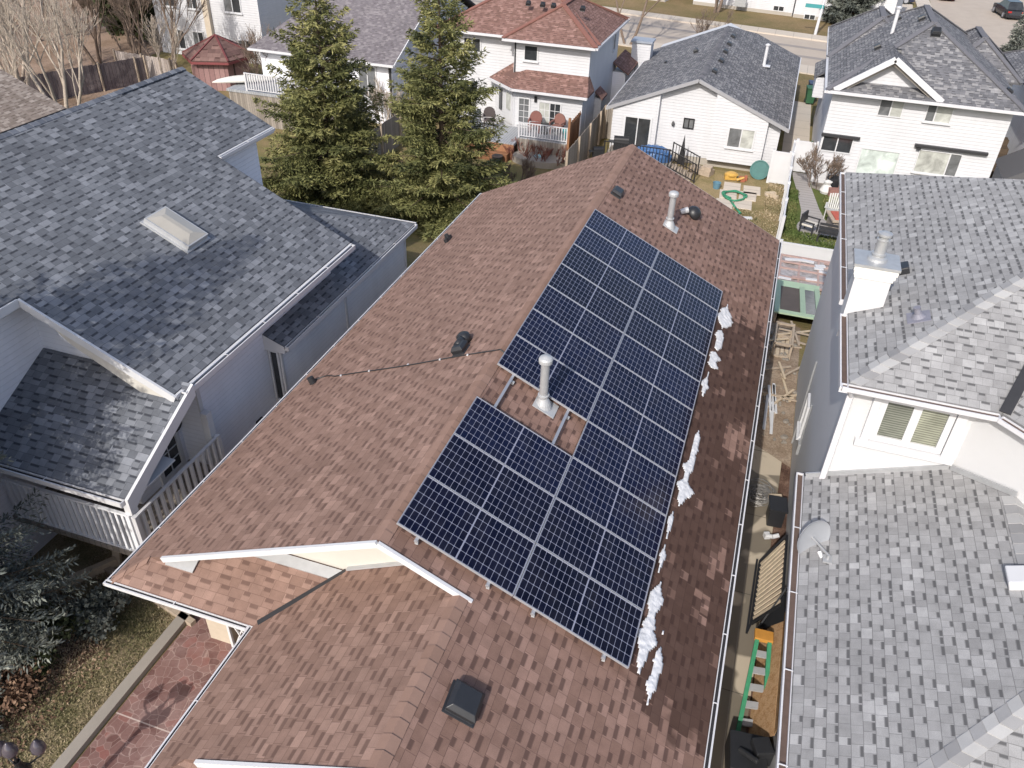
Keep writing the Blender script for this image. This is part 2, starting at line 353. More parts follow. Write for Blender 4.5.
M['pad_white'] = concrete('white concrete pad', (0.56, 0.555, 0.54), None, 0, 0.08)
M['ground'] = ground_mat('dormant lawn', [(0.10, 0.105, 0.038), (0.145, 0.135, 0.055), (0.215, 0.165, 0.085), (0.29, 0.215, 0.125)], 0.5, 22.0)
M['lawn_front'] = ground_mat('patchy front lawn', [(0.10, 0.105, 0.045), (0.18, 0.16, 0.085), (0.32, 0.255, 0.165), (0.42, 0.34, 0.24)], 1.3, 30.0)
M['lawn_green'] = ground_mat('green lawn', [(0.045, 0.075, 0.018), (0.075, 0.105, 0.03), (0.115, 0.125, 0.045), (0.19, 0.17, 0.075)], 0.9, 20.0)
M['lawn_dry'] = ground_mat('dry yard grass', [(0.13, 0.12, 0.05), (0.20, 0.165, 0.08), (0.30, 0.23, 0.13), (0.24, 0.18, 0.09)], 0.8, 20.0)
M['verge'] = ground_mat('brown boulevard grass', [(0.085, 0.095, 0.035), (0.15, 0.125, 0.06), (0.21, 0.155, 0.085), (0.25, 0.18, 0.105)], 0.25, 12.0)
M['soil'] = ground_mat('garden soil with bark', [(0.045, 0.026, 0.02), (0.085, 0.05, 0.038), (0.16, 0.10, 0.075), (0.26, 0.185, 0.145)], 2.5, 34.0)
M['gravel'] = ground_mat('grey gravel', [(0.16, 0.14, 0.12), (0.26, 0.235, 0.205), (0.36, 0.33, 0.30)], 2.0, 60.0)
M['rubble'] = ground_mat('rubble and dirt', [(0.17, 0.12, 0.085), (0.28, 0.215, 0.16), (0.42, 0.35, 0.28)], 2.2, 26.0)
M['bark'] = plain('brown bark', (0.10, 0.075, 0.055), 0.9, 0.35, 12, 0.1)
M['bark_pale'] = plain('pale birch bark', (0.42, 0.36, 0.30), 0.85, 0.3, 6, 0.1)
M['bark_grey'] = plain('grey brown bark', (0.19, 0.145, 0.115), 0.9, 0.3, 8, 0.1)
M['twig_red'] = plain('reddish twig bark', (0.20, 0.085, 0.065), 0.85, 0.3, 8, 0.1)
M['needles'] = foliage_mat('spruce needles', [(0.040, 0.048, 0.020), (0.105, 0.114, 0.042), (0.19, 0.19, 0.072), (0.29, 0.27, 0.115)])
M['needles_blue'] = foliage_mat('blue spruce needles', [(0.048, 0.055, 0.047), (0.10, 0.112, 0.098), (0.165, 0.18, 0.155), (0.27, 0.28, 0.24)])
M['needles_dark'] = foliage_mat('dark evergreen leaves', [(0.020, 0.028, 0.012), (0.045, 0.055, 0.022), (0.085, 0.09, 0.04)])
M['grassblades'] = foliage_mat('grass blades', [(0.085, 0.092, 0.038), (0.18, 0.165, 0.085), (0.36, 0.29, 0.185), (0.48, 0.39, 0.28)], 0.8)
M['dead_leaf'] = foliage_mat('dead leaves', [(0.085, 0.045, 0.03), (0.19, 0.12, 0.08), (0.33, 0.23, 0.16), (0.24, 0.17, 0.14)], 0.8)
# ------------------------------------------------------------------ geometry helpers
def origin(o):
    v = Vector((0, 0, 0))
    while o is not None: v += o.location; o = o.parent
    return v
def tag(o, label, cat, group=None, kind=None):
    if label: o['label'] = label
    if cat: o['category'] = cat
    if group: o['group'] = group
    if kind: o['kind'] = kind
    return o
def thing(name, label, cat, loc=(0, 0, 0), rz=0.0, group=None):
    o = bpy.data.objects.new(name, None); COL.objects.link(o); o.empty_display_size = 0.2
    o.location = loc; o.rotation_euler = (0, 0, rz)
    return tag(o, label, cat, group)
def copy_tree(o, parent=None):
    c = o.copy(); COL.objects.link(c)
    if parent: c.parent = parent
    for ch in list(o.children): copy_tree(ch, c)
    return c

class MB:
    def __init__(s): s.v = []; s.f = []; s.mi = []; s.uv = []
    def add(s, vs, fs, mi=0, uv=None):
        b = len(s.v); s.v.extend([tuple(p) for p in vs])
        for i, f in enumerate(fs):
            s.f.append([b+j for j in f]); s.mi.append(mi); s.uv.append(uv[i] if uv else None)
        return s
    def box(s, c, d, rz=0.0, mi=0, M4=None):
        x, y, z = d[0]/2, d[1]/2, d[2]/2
        vs = [Vector(p) for p in ((-x,-y,-z),(x,-y,-z),(x,y,-z),(-x,y,-z),(-x,-y,z),(x,-y,z),(x,y,z),(-x,y,z))]
        R = M4 if M4 is not None else Matrix.Translation(c) @ Matrix.Rotation(rz, 4, 'Z')
        vs = [R @ p for p in vs]
        return s.add(vs, [(0,3,2,1),(4,5,6,7),(0,1,5,4),(1,2,6,5),(2,3,7,6),(3,0,4,7)], mi)
    def span(s, a, b, mi=0):
        """axis aligned box from corner a to corner b"""
        return s.box([(a[i]+b[i])/2 for i in range(3)], [abs(b[i]-a[i]) for i in range(3)], 0, mi)
    def beam(s, a, b, w, h, mi=0, up=(0, 0, 1)):
        a = Vector(a); b = Vector(b); d = b-a; L = d.length; d.normalize()
        u = Vector(up); side = d.cross(u)
        if side.length < 1e-4: side = d.cross(Vector((1, 0, 0)))
        side.normalize(); u = side.cross(d)
        R = Matrix((( side.x, d.x, u.x, (a.x+b.x)/2), (side.y, d.y, u.y, (a.y+b.y)/2), (side.z, d.z, u.z, (a.z+b.z)/2), (0, 0, 0, 1)))
        return s.box(None, (w, L, h), 0, mi, R)
    def tube(s, a, b, r0, r1=None, n=12, cap=True, mi=0):
        r1 = r0 if r1 is None else r1
        a = Vector(a); b = Vector(b); d = (b-a).normalized()
        t = d.cross(Vector((0, 0, 1)));  t = t if t.length > 1e-3 else Vector((1, 0, 0)); t.normalize(); q = d.cross(t)
        vs = [a+(t*math.cos(2*PI*i/n)+q*math.sin(2*PI*i/n))*r0 for i in range(n)] + [b+(t*math.cos(2*PI*i/n)+q*math.sin(2*PI*i/n))*r1 for i in range(n)]
        fs = [(i, (i+1) % n, n+(i+1) % n, n+i) for i in range(n)]
        if cap: fs += [tuple(range(n-1, -1, -1)), tuple(range(n, 2*n))]
        return s.add(vs, fs, mi)
    def path(s, pts, r, n=8, mi=0):
        for a, b in zip(pts[:-1], pts[1:]): s.tube(a, b, r, r, n, True, mi)
        return s
    def lathe(s, c, prof, n=20, mi=0, M4=None):
        R = M4 if M4 is not None else Matrix.Translation(c or (0, 0, 0))
        vs = []; fs = []
        for r, z in prof: vs += [R @ Vector((r*math.cos(2*PI*i/n), r*math.sin(2*PI*i/n), z)) for i in range(n)]
        for k in range(len(prof)-1): fs += [(k*n+i, k*n+(i+1) % n, (k+1)*n+(i+1) % n, (k+1)*n+i) for i in range(n)]
        fs += [tuple(range(n-1, -1, -1)), tuple(range((len(prof)-1)*n, len(prof)*n))]
        return s.add(vs, fs, mi)
    def prism(s, pts, d, mi=0, side_mi=None):
        """polygon (3-D points) extruded by vector d"""
        n = len(pts); d = Vector(d); P = [Vector(p) for p in pts]
        nrm = Vector((0, 0, 0))
        for i in range(n): nrm += P[i].cross(P[(i+1) % n])
        if nrm.dot(d) > 0: P.reverse()
        vs = P + [p+d for p in P]
        fs = [tuple(range(n)), tuple(range(2*n-1, n-1, -1))] + [(i, n+i, n+(i+1) % n, (i+1) % n) for i in range(n)]
        return s.add(vs, fs, mi)
    def build(s, name, mat, parent=None, local=False, smooth=False, bevel=0.0, org=None):
        me = bpy.data.meshes.new(name); o = bpy.data.objects.new(name, me); COL.objects.link(o)
        off = Vector((0, 0, 0)) if local else (Vector(org) if org is not None else origin(parent))
        me.from_pydata([(p[0]-off.x, p[1]-off.y, p[2]-off.z) for p in s.v], [], s.f)
        mats = mat if isinstance(mat, (list, tuple)) else [mat]
        for m in mats: me.materials.append(m)
        if len(mats) > 1: me.polygons.foreach_set('material_index', s.mi)
        if any(u is not None for u in s.uv):
            ul = me.uv_layers.new(name='UVMap'); k = 0
            for f, u in zip(s.f, s.uv):
                for j in range(len(f)):
                    ul.data[k].uv = u[j] if u is not None else (0, 0); k += 1
        if smooth: me.polygons.foreach_set('use_smooth', [True]*len(me.polygons))
        if bevel:
            b = o.modifiers.new('bevel', 'BEVEL'); b.width = bevel; b.segments = 2; b.limit_method = 'ANGLE'
        if parent: o.parent = parent
        if parent is None and org is not None: o.location = org
        me.update(); return o

def roof(parent, pts, eave_dir, mat, t=0.09, name='roof', uvo=(0, 0)):
    """a roof slope as a slab with shingle courses: u runs along eave_dir (world metres), v climbs the slope from the lowest point"""
    P = [Vector(p) for p in pts]; n = len(P)
    nrm = Vector((0, 0, 0))
    for i in range(n): nrm += (P[i]-P[0]).cross(P[(i+1) % n]-P[0])
    nrm.normalize()
    if nrm.z < 0: P.reverse(); nrm = -nrm
    u = Vector(eave_dir).normalized(); v = nrm.cross(u)
    if v.z < 0: v = -v
    lo = min(p.z for p in P); base = next(p for p in P if p.z == lo)
    uv = [((p.dot(u))+uvo[0], (p-base).dot(v)+uvo[1]) for p in P]
    m = MB(); D = Vector((0, 0, -t))
    m.add(P, [tuple(range(n))], 0, [uv])
    vs = P + [p+D for p in P]
    m.add(vs, [tuple(range(2*n-1, n-1, -1))] + [(n+i, n+(i+1) % n, (i+1) % n, i) for i in range(n)], 0)
    return m.build(name, mat, parent)

def ridge_caps(parent, a, b, nl, nr, mat, w=0.13, step=0.19, name='ridge_cap', lift=0.004):
    """overlapping folded cap shingles from a to b; nl and nr are the downhill directions of the two slopes"""
    a = Vector(a); b = Vector(b); L = (b-a).length; d = (b-a).normalized(); n = max(2, int(L/step)); m = MB()
    nl = Vector(nl).normalized(); nr = Vector(nr).normalized(); up = Vector((0, 0, 1))
    for i in range(n):
        p = a+d*(i*L/n); q = a+d*((i+1.12)*L/n if i < n-1 else L)
        z0 = up*(lift+0.016); z1 = up*(lift+0.002)
        vs = [p+nl*w+z0, p+z0*1.15, p+nr*w+z0, q+nl*w+z1, q+z1*1.15, q+nr*w+z1]
        vs += [x-up*0.014 for x in vs]
        fs = [(0,1,4,3),(1,2,5,4),(0,6,7,1),(1,7,8,2),(0,3,9,6),(2,8,11,5)]
        u0 = i+.5
        m.add(vs, fs, 0, [[(u0, 0)]*4]*6)
    return m.build(name, mat, parent)

def gutter(parent, a, b, out, wh='gutter_white', bed='gutter_dark', w=0.115, h=0.11, strap=1.2, drop=0.015):
    """open gutter: back, bottom, front lip and straps; 'out' points away from the house"""
    a = Vector(a); b = Vector(b); o = Vector(out).normalized(); d = (b-a).normalized(); m = MB(); up = Vector((0, 0, 1))
    a = a-up*drop; b = b-up*drop
    def bx(o0, o1, z0, z1, mi, A=a, B=b):
        vs = [A+o*o0+up*z0, A+o*o1+up*z0, B+o*o1+up*z0, B+o*o0+up*z0, A+o*o0+up*z1, A+o*o1+up*z1, B+o*o1+up*z1, B+o*o0+up*z1]
        m.add(vs, [(0,3,2,1),(4,5,6,7),(0,1,5,4),(1,2,6,5),(2,3,7,6),(3,0,4,7)], mi)
    bx(0.004, 0.018, -h, 0.0, 0); bx(w-0.016, w, -h, 0.0, 0); bx(w-0.024, w-0.0165, -0.010, 0.0, 0); bx(0.0185, w-0.0165, -h, -h*.38, 1)
    L = (b-a).length; k = int(L/strap)
    for i in range(1, k):
        p = a+d*(i*L/k); bx(0.0, w-0.012, 0.002, 0.010, 0, p-d*0.008, p+d*0.008)
    for e in (a, b): bx(0.004, w, -h, -0.003, 0, e-d*0.01, e+d*0.01)
    return m.build('gutter', [M[wh], M[bed]], parent)

def window(parent, c, n, w, h, panes=2, pane='pane_dark', frame='white_trim', trim=0.07, sill=True, muntin=0, split=None, bar=None):
    """c centre on the wall face, n outward axis ('-y','+x','-x','+y'); frame part with pane and sill sub-parts"""
    ax = {'-y': (Vector((1, 0, 0)), Vector((0, -1, 0))), '+y': (Vector((-1, 0, 0)), Vector((0, 1, 0))), '+x': (Vector((0, 1, 0)), Vector((1, 0, 0))), '-x': (Vector((0, -1, 0)), Vector((-1, 0, 0)))}[n]
    u, o = ax; c = Vector(c); up = Vector((0, 0, 1))
    def bx(m, u0, u1, z0, z1, d0, d1, mi=0):
        ps = [c+u*x+up*z+o*d for x in (u0, u1) for z in (z0, z1) for d in (d0, d1)]
        lo = [min(p[i] for p in ps) for i in range(3)]; hi = [max(p[i] for p in ps) for i in range(3)]
        m.span(lo, hi, mi)
    bar = bar or 0.05
    m = MB(); W2, H2 = w/2, h/2
    bx(m, -W2-trim, W2+trim, H2, H2+trim, -0.02, 0.05); bx(m, -W2-trim, W2+trim, -H2-trim, -H2, -0.02, 0.05)
    bx(m, -W2-trim, -W2, -H2, H2, -0.02, 0.05); bx(m, W2, W2+trim, -H2, H2, -0.02, 0.05)
    cuts = split if split else [i/panes for i in range(1, panes)]
    xs = [-W2]+[-W2+w*q for q in cuts]+[W2]
    for q in xs[1:-1]: bx(m, q-bar/2, q+bar/2, -H2, H2, -0.02, 0.045)
    f = m.build('window', M[frame], parent)
    for i, (x0, x1) in enumerate(zip(xs[:-1], xs[1:])):
        p = MB(); bx(p, x0+0.001, x1-0.001, -H2+.001, H2-.001, -0.015, 0.012)
        pm = pane[i % len(pane)] if isinstance(pane, (list, tuple)) else pane
        p.build('pane', M[pm], f)
    if muntin:
        g = MB()
        for (x0, x1) in zip(xs[:-1], xs[1:]):
            nx = max(1, int(round((x1-x0)/muntin)))
            for i in range(1, nx): bx(g, x0+(x1-x0)*i/nx-.012, x0+(x1-x0)*i/nx+.012, -H2, H2, 0.0125, 0.025)
            nz = max(1, int(round(h/muntin)))
            for i in range(1, nz): bx(g, x0+.002, x1-.002, -H2+h*i/nz-.012, -H2+h*i/nz+.012, 0.0125, 0.024)
        g.build('grille', M['white_trim'], f)
    if sill:
        q = MB(); bx(q, -W2-trim-.05, W2+trim+.05, -H2-trim-.05, -H2-trim-0.001, -0.02, 0.10); q.build('sill', M[frame], f)
    return f

def railing(name, pts, h, mat, gap=0.11, post=0.05, bal=0.022, parent=None, label=None, bottom=0.1):
    """balustrade along a polyline of floor points"""
    m = MB()
    for a, b in zip(pts[:-1], pts[1:]):
        a = Vector(a); b = Vector(b); up = Vector((0, 0, h)); lo = Vector((0, 0, bottom))
        m.beam(a+up, b+up, 0.06, 0.04); m.beam(a+lo, b+lo, 0.045, 0.035)
        n = max(2, int((b-a).length/gap))
        for i in range(1, n):
            p = a+(b-a)*(i/n); m.beam(p+lo, p+up*0.985, bal, bal)
    for p in pts:
        p = Vector(p); m.beam(p, p+Vector((0, 0, h+0.03)), post, post)
    return m.build(name, mat, parent)

def gz(y):
    return 0.0 if y < 23 else (-2.0 if y > 33 else -0.2*(y-23))
def sheet(name, pts, dz, mat, label=None, cat=None, kind='structure', thick=0.0, sub=0):
    """a ground-following polygon dz above the terrain"""
    bm = bmesh.new(); vs = [bm.verts.new((p[0], p[1], 0)) for p in pts]; bm.faces.new(vs)
    for yy in (23.0, 33.0):
        bmesh.ops.bisect_plane(bm, geom=bm.verts[:]+bm.edges[:]+bm.faces[:], plane_co=(0, yy, 0), plane_no=(0, 1, 0))
    if thick:
        r = bmesh.ops.extrude_face_region(bm, geom=bm.faces[:]); top = {e for e in r['geom'] if isinstance(e, bmesh.types.BMVert)}
        for v in bm.verts: v.co.z = gz(v.co.y)+(dz if v in top else dz-thick)
    else:
        for v in bm.verts: v.co.z = gz(v.co.y)+dz
    bmesh.ops.recalc_face_normals(bm, faces=bm.faces[:])
    if not thick:
        for f in bm.faces:
            if f.normal.z < 0: f.normal_flip()
    me = bpy.data.meshes.new(name); bm.to_mesh(me); bm.free(); o = bpy.data.objects.new(name, me); COL.objects.link(o); me.materials.append(mat)
    if kind: o['kind'] = kind
    if label: o['label'] = label
    if cat: o['category'] = cat
    return o
def walls(parent, pts, z0, z1, mat, name='wall'):
    m = MB(); m.prism([(x, y, z0) for x, y in pts], (0, 0, z1-z0)); return m.build(name, mat, parent)
def block(parent, a, b, mat, name='wall'):
    m = MB(); m.span(a, b); return m.build(name, mat, parent)
def gable(parent, xz, y0, y1, mat, name='wall'):
    m = MB(); m.prism([(x, y0, z) for x, z in xz], (0, y1-y0, 0)); return m.build(name, mat, parent)
def trim_beam(parent, a, b, w, h, mat, name='fascia'):
    m = MB(); m.beam(a, b, w, h); return m.build(name, mat, parent)
# ================================================================== brown bungalow with the panels
SL = 2.2/4.616
XR, XL, XM, ZE, ZR = 0.861, -8.371, -3.755, 3.0, 5.2
YB = 22.93
def zr(x): return ZE+(XR-x)*SL          # right slope
def zl(x): return ZE+(x-XL)*SL          # left slope
bung = thing('bungalow', 'brown shingled bungalow in the middle carrying the solar panels', 'house', (XM, 14, 0))
roof(bung, [(XR, YB, ZE), (XM, YB, ZR), (XM, 6.45, ZR), (-2.6, 6.45, zr(-2.6)), (-2.6, 3.93, zr(-2.6)), (0.40, 3.93, zr(0.40)), (XR, 3.47, ZE)], (0, 1, 0), M['shingle_brown_wet'])
roof(bung, [(XL, YB, ZE), (XL, 6.10, ZE), (-7.92, 6.55, zl(-7.92)), (-7.6, 6.52, zl(-7.6)), (XM-0.004, 6.45, ZR), (XM-0.004, YB, ZR)], (0, 1, 0), M['shingle_brown'])
GS = (zr(-2.6)-3.0)/3.2
def zg(x): return 3.0+(x+5.8)*GS
roof(bung, [(XL+0.004, 6.10, ZE-.003), (-5.8, 6.10, ZE-.003), (-4.82, 7.15, 3.497), (-7.32, 7.15, 3.497)], (1, 0, 0), M['shingle_brown'])
roof(bung, [(-5.8, 3.47, 3.0), (-5.33, 3.93, zg(-5.33)), (-2.604, 3.93, zg(-2.604)), (-2.604, 7.15, zg(-2.604)), (-4.80, 7.15, zg(-4.80)), (-5.797, 6.10, 3.0)], (0, 1, 0), M['shingle_brown'])
roof(bung, [(-5.797, 3.47, 2.998), (XR-.004, 3.47, 2.998), (0.0, 4.40, 3.44), (-4.9, 4.40, 3.44)], (1, 0, 0), M['shingle_brown'])
ridge_caps(bung, (XM, YB, ZR), (XM, 6.47, ZR), (-4.6, 0, -2.2), (4.6, 0, -2.2), M['cap_brown'])
ridge_caps(bung, (-2.6, 6.40, zr(-2.6)), (-2.6, 3.95, zr(-2.6)), (-4.6, 0, -2.35), (4.6, 0, -2.2), M['cap_brown'])
ridge_caps(bung, (-7.92, 6.55, zl(-7.92)), (XL+.05, 6.15, ZE+.02), (-1, 0, -.47), (0, -1, -.47), M['cap_brown'], w=0.11)
# walls
block(bung, (-7.90, 9.3, -2.2), (0.42, 22.45, 2.93), M['stucco_white']); block(bung, (-6.4, 7.4, -.2), (0.42, 9.299, 2.93), M['beige_stucco'])
block(bung, (-5.35, 4.4, -0.2), (0.42, 7.39, 2.93), M['beige_stucco'])
g = gable(bung, [(-7.9, 2.94), (0.42, 2.94), (XM, ZR-0.16)], 22.2, 22.45, M['stucco_white'], 'gable')
g = gable(bung, [(-7.45, 3.3), (-1.0, 3.3), (-1.0, zr(-1.0)-.12), (XM, ZR-.11), (-7.1, zl(-7.1)-.12)], 7.15, 7.25, M['cream'], 'gable')
g['label'] = 'cream gable triangle above the front skirt roof'
gable(bung, [(-4.9, 3.3), (0.0, 3.3), (0.0, zr(0.0)-.12), (-2.6, zr(-2.6)-.11), (-4.9, zg(-4.9)-.1)], 4.4, 4.5, M['cream'], 'gable')
# white rakes
def rake(x0, z0, x1, z1, y0, y1, dz=0.022, h=0.092):
    trim_beam(bung, (x0, y0, z0-h/2+dz), (x1, y1, z1-h/2+dz), 0.05, h, M['white_trim'])
rake(-7.62, zl(-7.62), XM, ZR, 6.50, 6.42)
rake(XM, ZR, -2.45, zr(-2.45), 6.42, 6.42)
rake(-5.10, zg(-5.10), -2.6, zr(-2.6), 3.90, 3.90)
rake(-2.6, zr(-2.6), 0.40, zr(0.40), 3.90, 3.90)
fl = MB(); fl2 = MB()
fl.beam((-6.9, 7.04, 3.47), (-4.75, 7.04, 3.47), 0.17, 0.05, up=(0, -SL, 1)); fl2.beam((-4.72, 7.12, zg(-4.72)+.03), (-2.75, 7.12, zg(-2.75)+.03), 0.07, 0.03); fl2.build('flashing', M['galv_flash'], bung)
for (x0, y, z, L) in ((-7.60, 6.58, 3.255, 0.50), (-5.06, 4.0, 3.262, 0.40)):
    fp = MB(); fp.prism([(x0, y-.08, z-.038), (x0+L, y-.08, z-.038), (x0+L, y+.10, z+.048), (x0, y+.10, z+.048)], (0, 0, 0.022)); fp.build('flashing', M['galv_flash'], bung)
fl.build('flashing', M['galv_flash'], bung)
v = MB(); v.beam((-5.74, 6.14, 3.04), (-4.74, 7.10, 3.54), 0.085, 0.02); v.build('valley_flashing', M['dark_metal'], bung)
gutter(bung, (XR, 3.5, ZE), (XR, YB, ZE), (1, 0, 0), bed='gutter_dark', w=.085, h=.09)
gutter(bung, (XL, YB, ZE), (XL, 6.10, ZE), (-1, 0, 0), bed='gutter_dark', w=0.07, h=.08)
gutter(bung, (XL-.07, 6.10, ZE), (-5.88, 6.10, ZE), (0, -1, 0), bed='gutter_dark', w=.085, h=.06)
gutter(bung, (-5.8, 6.10, ZE), (-5.8, 3.47, ZE), (-1, 0, 0), bed='gutter_dark', w=0.07, h=.08)
for (a, b) in (((XR-.03, 3.5, ZE-.115), (XR-.03, YB, ZE-.115)), ((XL+.03, 6.12, ZE-.115), (XL+.03, YB, ZE-.115)), ((XL+.02, 6.13, ZE-.115), (-5.8, 6.13, ZE-.115)), ((-5.77, 3.5, ZE-.115), (-5.77, 6.1, ZE-.115))):
    trim_beam(bung, a, b, 0.03, 0.06, M['white_trim'])
m = MB(); m.span((XL+.05, 6.2, 2.80), (-7.9, YB, 2.82)); m.span((0.42, 3.6, 2.80), (XR-.05, YB, 2.82)); m.span((-7.89, 6.16, 2.80), (-5.4, 7.39, 2.82)); m.build('soffit', M['white_trim'], bung)
for s_ in (-1, 1):
    trim_beam(bung, (XM, YB+.02, ZR-.10), (XM+s_*4.61, YB+.02, ZE-.10), 0.04, 0.16, M['white_trim'])
pl = MB(); pl.span((-8.12, 7.42, 0), (-7.62, 7.92, 2.79)); pl.build('pillar', M['beige_stucco'], bung)['label'] = 'beige pebbled porch pillar under the front eave'
# white lattice between pillar and garage
lt = MB()
for i in range(4):
    lt.beam((-7.55+i*.14, 7.38, 0.05), (-7.15+i*.14, 7.38, 1.0), .03, .025); lt.beam((-7.15+i*.14, 7.36, 0.05), (-7.55+i*.14, 7.36, 1.0), .03, .025)
lt.beam((-7.6, 7.37, 1.0), (-6.6, 7.37, 1.0), .05, .05); lt.beam((-7.6, 7.37, .04), (-6.6, 7.37, .04), .05, .05); lt.beam((-7.58, 7.37, 0), (-7.58, 7.37, 1.0), .05, .05); lt.beam((-6.6, 7.37, 0), (-6.6, 7.37, 1.0), .05, .05)
tag(lt.build('porch_lattice', M['white_trim'], None, org=(-7.1, 7.37, 0)), 'white crossed lattice panel beside the beige porch pillar', 'lattice')

# ---- roof fittings (fixed to the roof: parts of the house)
NR = Vector((SL, 0, 1)).normalized(); NL = Vector((-SL, 0, 1)).normalized()
def frame_at(x, y, left=False):
    n = NL if left else NR; z = zl(x) if left else zr(x)
    yv = Vector((0, 1, 0)); xv = yv.cross(n)
    return Matrix(((xv.x, 0, n.x, x), (xv.y, 1, n.y, y), (xv.z, 0, n.z, z), (0, 0, 0, 1)))
def vent_pipe(parent, x, y, z, h, r, flash_M, label, lean=(0, 0)):
    m = MB(); b = Vector((x, y, z-.05)); t = Vector((x+lean[0], y+lean[1], z+h))
    m.tube(b, t, r, r, 18); m.tube(b+(t-b)*.47, b+(t-b)*.485, r*1.05, r*1.05, 18)
    o = m.build('vent_pipe', M['galv'], parent, smooth=False); o['label'] = label
    c = MB(); c.lathe(None, [(r*1.02, -.05), (r*1.5, -.03), (r*1.58, 0.0), (r*1.58, .045), (r*1.35, .075), (r*.6, .10), (0.012, .108)], 20, 0, Matrix.Translation(t))
    c.build('cap', M['galv_flash'], o)
    f = MB(); f.box(None, (0.42, 0.36, 0.015), 0, 0, flash_M @ Matrix.Translation((.05, 0, .012)))
    f.lathe(None, [(r*2.1, -.04), (r*1.75, 0.05), (r*1.12, .15), (r*1.1, .16)], 18, 0, Matrix.Translation((x, y, z)))
    f.lathe(None, [(r*1.3, .20), (r*1.32, .225)], 18, 0, Matrix.Translation((x, y, z)))
    f.build('flashing', M['galv_flash'], o); return o
vent_pipe(bung, -2.75, 10.65, zr(-2.75), 0.90, 0.075, frame_at(-2.75, 10.65), 'galvanized flue pipe standing in the gap between panels')
vent_pipe(bung, -2.02, 19.59, zr(-2.02), 0.84, 0.08, frame_at(-2.02, 19.59), 'galvanized flue pipe near the far end of the roof')
def box_vent(parent, Mx, w, l, h, label=None, mat='black_plastic'):
    m = MB(); 
    pts = [(-.5, -.5, 0), (.5, -.5, 0), (.5, .5, 0), (-.5, .5, 0)]
    def ring(k, z, dx=0): return [Mx @ Vector((p[0]*w*k+dx, p[1]*l*k, z)) for p in pts]
    r0 = ring(1.02, 0.0); r0b = ring(1.02, .015); r1 = ring(.86, .02); r2 = ring(.95, h*.62); r3 = ring(.70, h)
    vs = r0+r0b+r1+r2+r3; fs = []
    for k in range(4): fs += [(k*4+i, k*4+(i+1) % 4, k*4+4+(i+1) % 4, k*4+4+i) for i in range(4)]
    fs += [(3, 2, 1, 0), (16, 17, 18, 19)]
    m.add(vs, fs); o = m.build('roof_vent', M[mat], parent, bevel=min(.045, h*.3))
    if label: o['label'] = label
    return o
box_vent(bung, frame_at(-2.06, 5.12) @ Matrix.Rotation(.05, 4, 'Z'), .42, .42, .16, 'large black box vent near the front of the roof')
box_vent(bung, frame_at(-3.45, 19.50), .28, .40, .14, 'black box vent by the ridge at the far end')
def goose(parent, Mx, r, h, label, tip=(1, 0)):
    m = MB(); m.box(None, (.34, .34, .012), 0, 0, Mx @ Matrix.Translation((0, 0, .01)))
    b = Mx @ Vector((0, 0, 0)); pts = [b]
    for i in range(7):
        a = i/6*PI*.8; pts.append(b+Vector((tip[0]*r*1.2*(1-math.cos(a)), tip[1]*r*1.2*(1-math.cos(a)), h*.55+r*1.3*math.sin(a))))
    for i in range(len(pts)-1): m.tube(pts[i], pts[i+1], r, r*1.02, 14)
    o = m.build('roof_vent', M['black_plastic'], parent, smooth=True); o['label'] = label; return o
m = MB(); m.tube(Matrix(frame_at(-1.75, 20.7)) @ Vector((-.16, 0, 0.02)), frame_at(-1.75, 20.7) @ Vector((-.02, 0.1, .14)), .07, .085, 14)
o = m.build('vent_collar', M['galv_flash'], bung)
m = MB(); m.lathe(None, [(.20, 0.0), (.21, .05), (.19, .14), (.12, .22), (.03, .25)], 18, 0, frame_at(-1.62, 20.95) @ Matrix.Rotation(.35, 4, 'Y') @ Matrix.Translation((0, 0, .03)))
m.build('roof_vent', M['black_plastic'], bung, smooth=True)['label'] = 'black domed vent beside the far flue pipe'
# double black vent on the sunny slope
fm = frame_at(-4.70, 11.72, True)
box_vent(bung, fm @ Matrix.Translation((.08, -.10, 0)), .26, .34, .16, 'black vent hood half way along the plain slope')
m = MB(); m.lathe(None, [(.13, 0), (.14, .08), (.13, .16), (.07, .2)], 16, 0, fm @ Matrix.Translation((.02, .26, .0)))
m.tube(fm @ Vector((.02, .26, .1)), fm @ Vector((.05, -.1, .12)), .08, .08, 12); m.build('roof_vent', M['black_plastic'], bung, smooth=True)
m = MB(); fm = frame_at(-7.86, 18.86, True); m.box(None, (.1, .34, .10), .5, 0, fm @ Matrix.Translation((0, 0, .05))); m.lathe(None, [(.07, 0), (.06, .18), (.03, .2)], 10, 0, fm)
m.build('roof_vent', M['black_plastic'], bung)['label'] = 'small black vent at the far eave of the plain slope'
m = MB(); fm = frame_at(-7.93, 11.62, True); m.lathe(None, [(.075, 0), (.07, .14), (.03, .15)], 12, 0, fm); m.build('pipe_stub', M['black_plastic'], bung)
# cable laid across the slope
pts = []
for i in range(26):
    t = i/25; x = -7.93+t*4.1; y = 11.72-0.42*t+.02*math.sin(t*9)+(.10*math.sin(t*30) if t < .12 else 0); pts.append(Vector((x, y, zl(x)+.018)))
pts += [Vector((XM, 11.27, ZR+.04)), Vector((XM+.25, 11.24, zr(XM+.25)+.03))]
m = MB(); m.path(pts, .012, 6); ca = m.build('roof_cable', M['black_plastic'], None, org=(-5.9, 11.5, zl(-5.9)))
tag(ca, 'black cable running across the plain brown slope to the ridge', 'cable')
for t in (.16, .33, .55, .72, .86): x = -7.93+t*4.1; m = MB(); m.box((x, 11.72-.42*t, zl(x)+.022), (.03, .04, .02)); m.build('clip', M['white_trim'], ca)

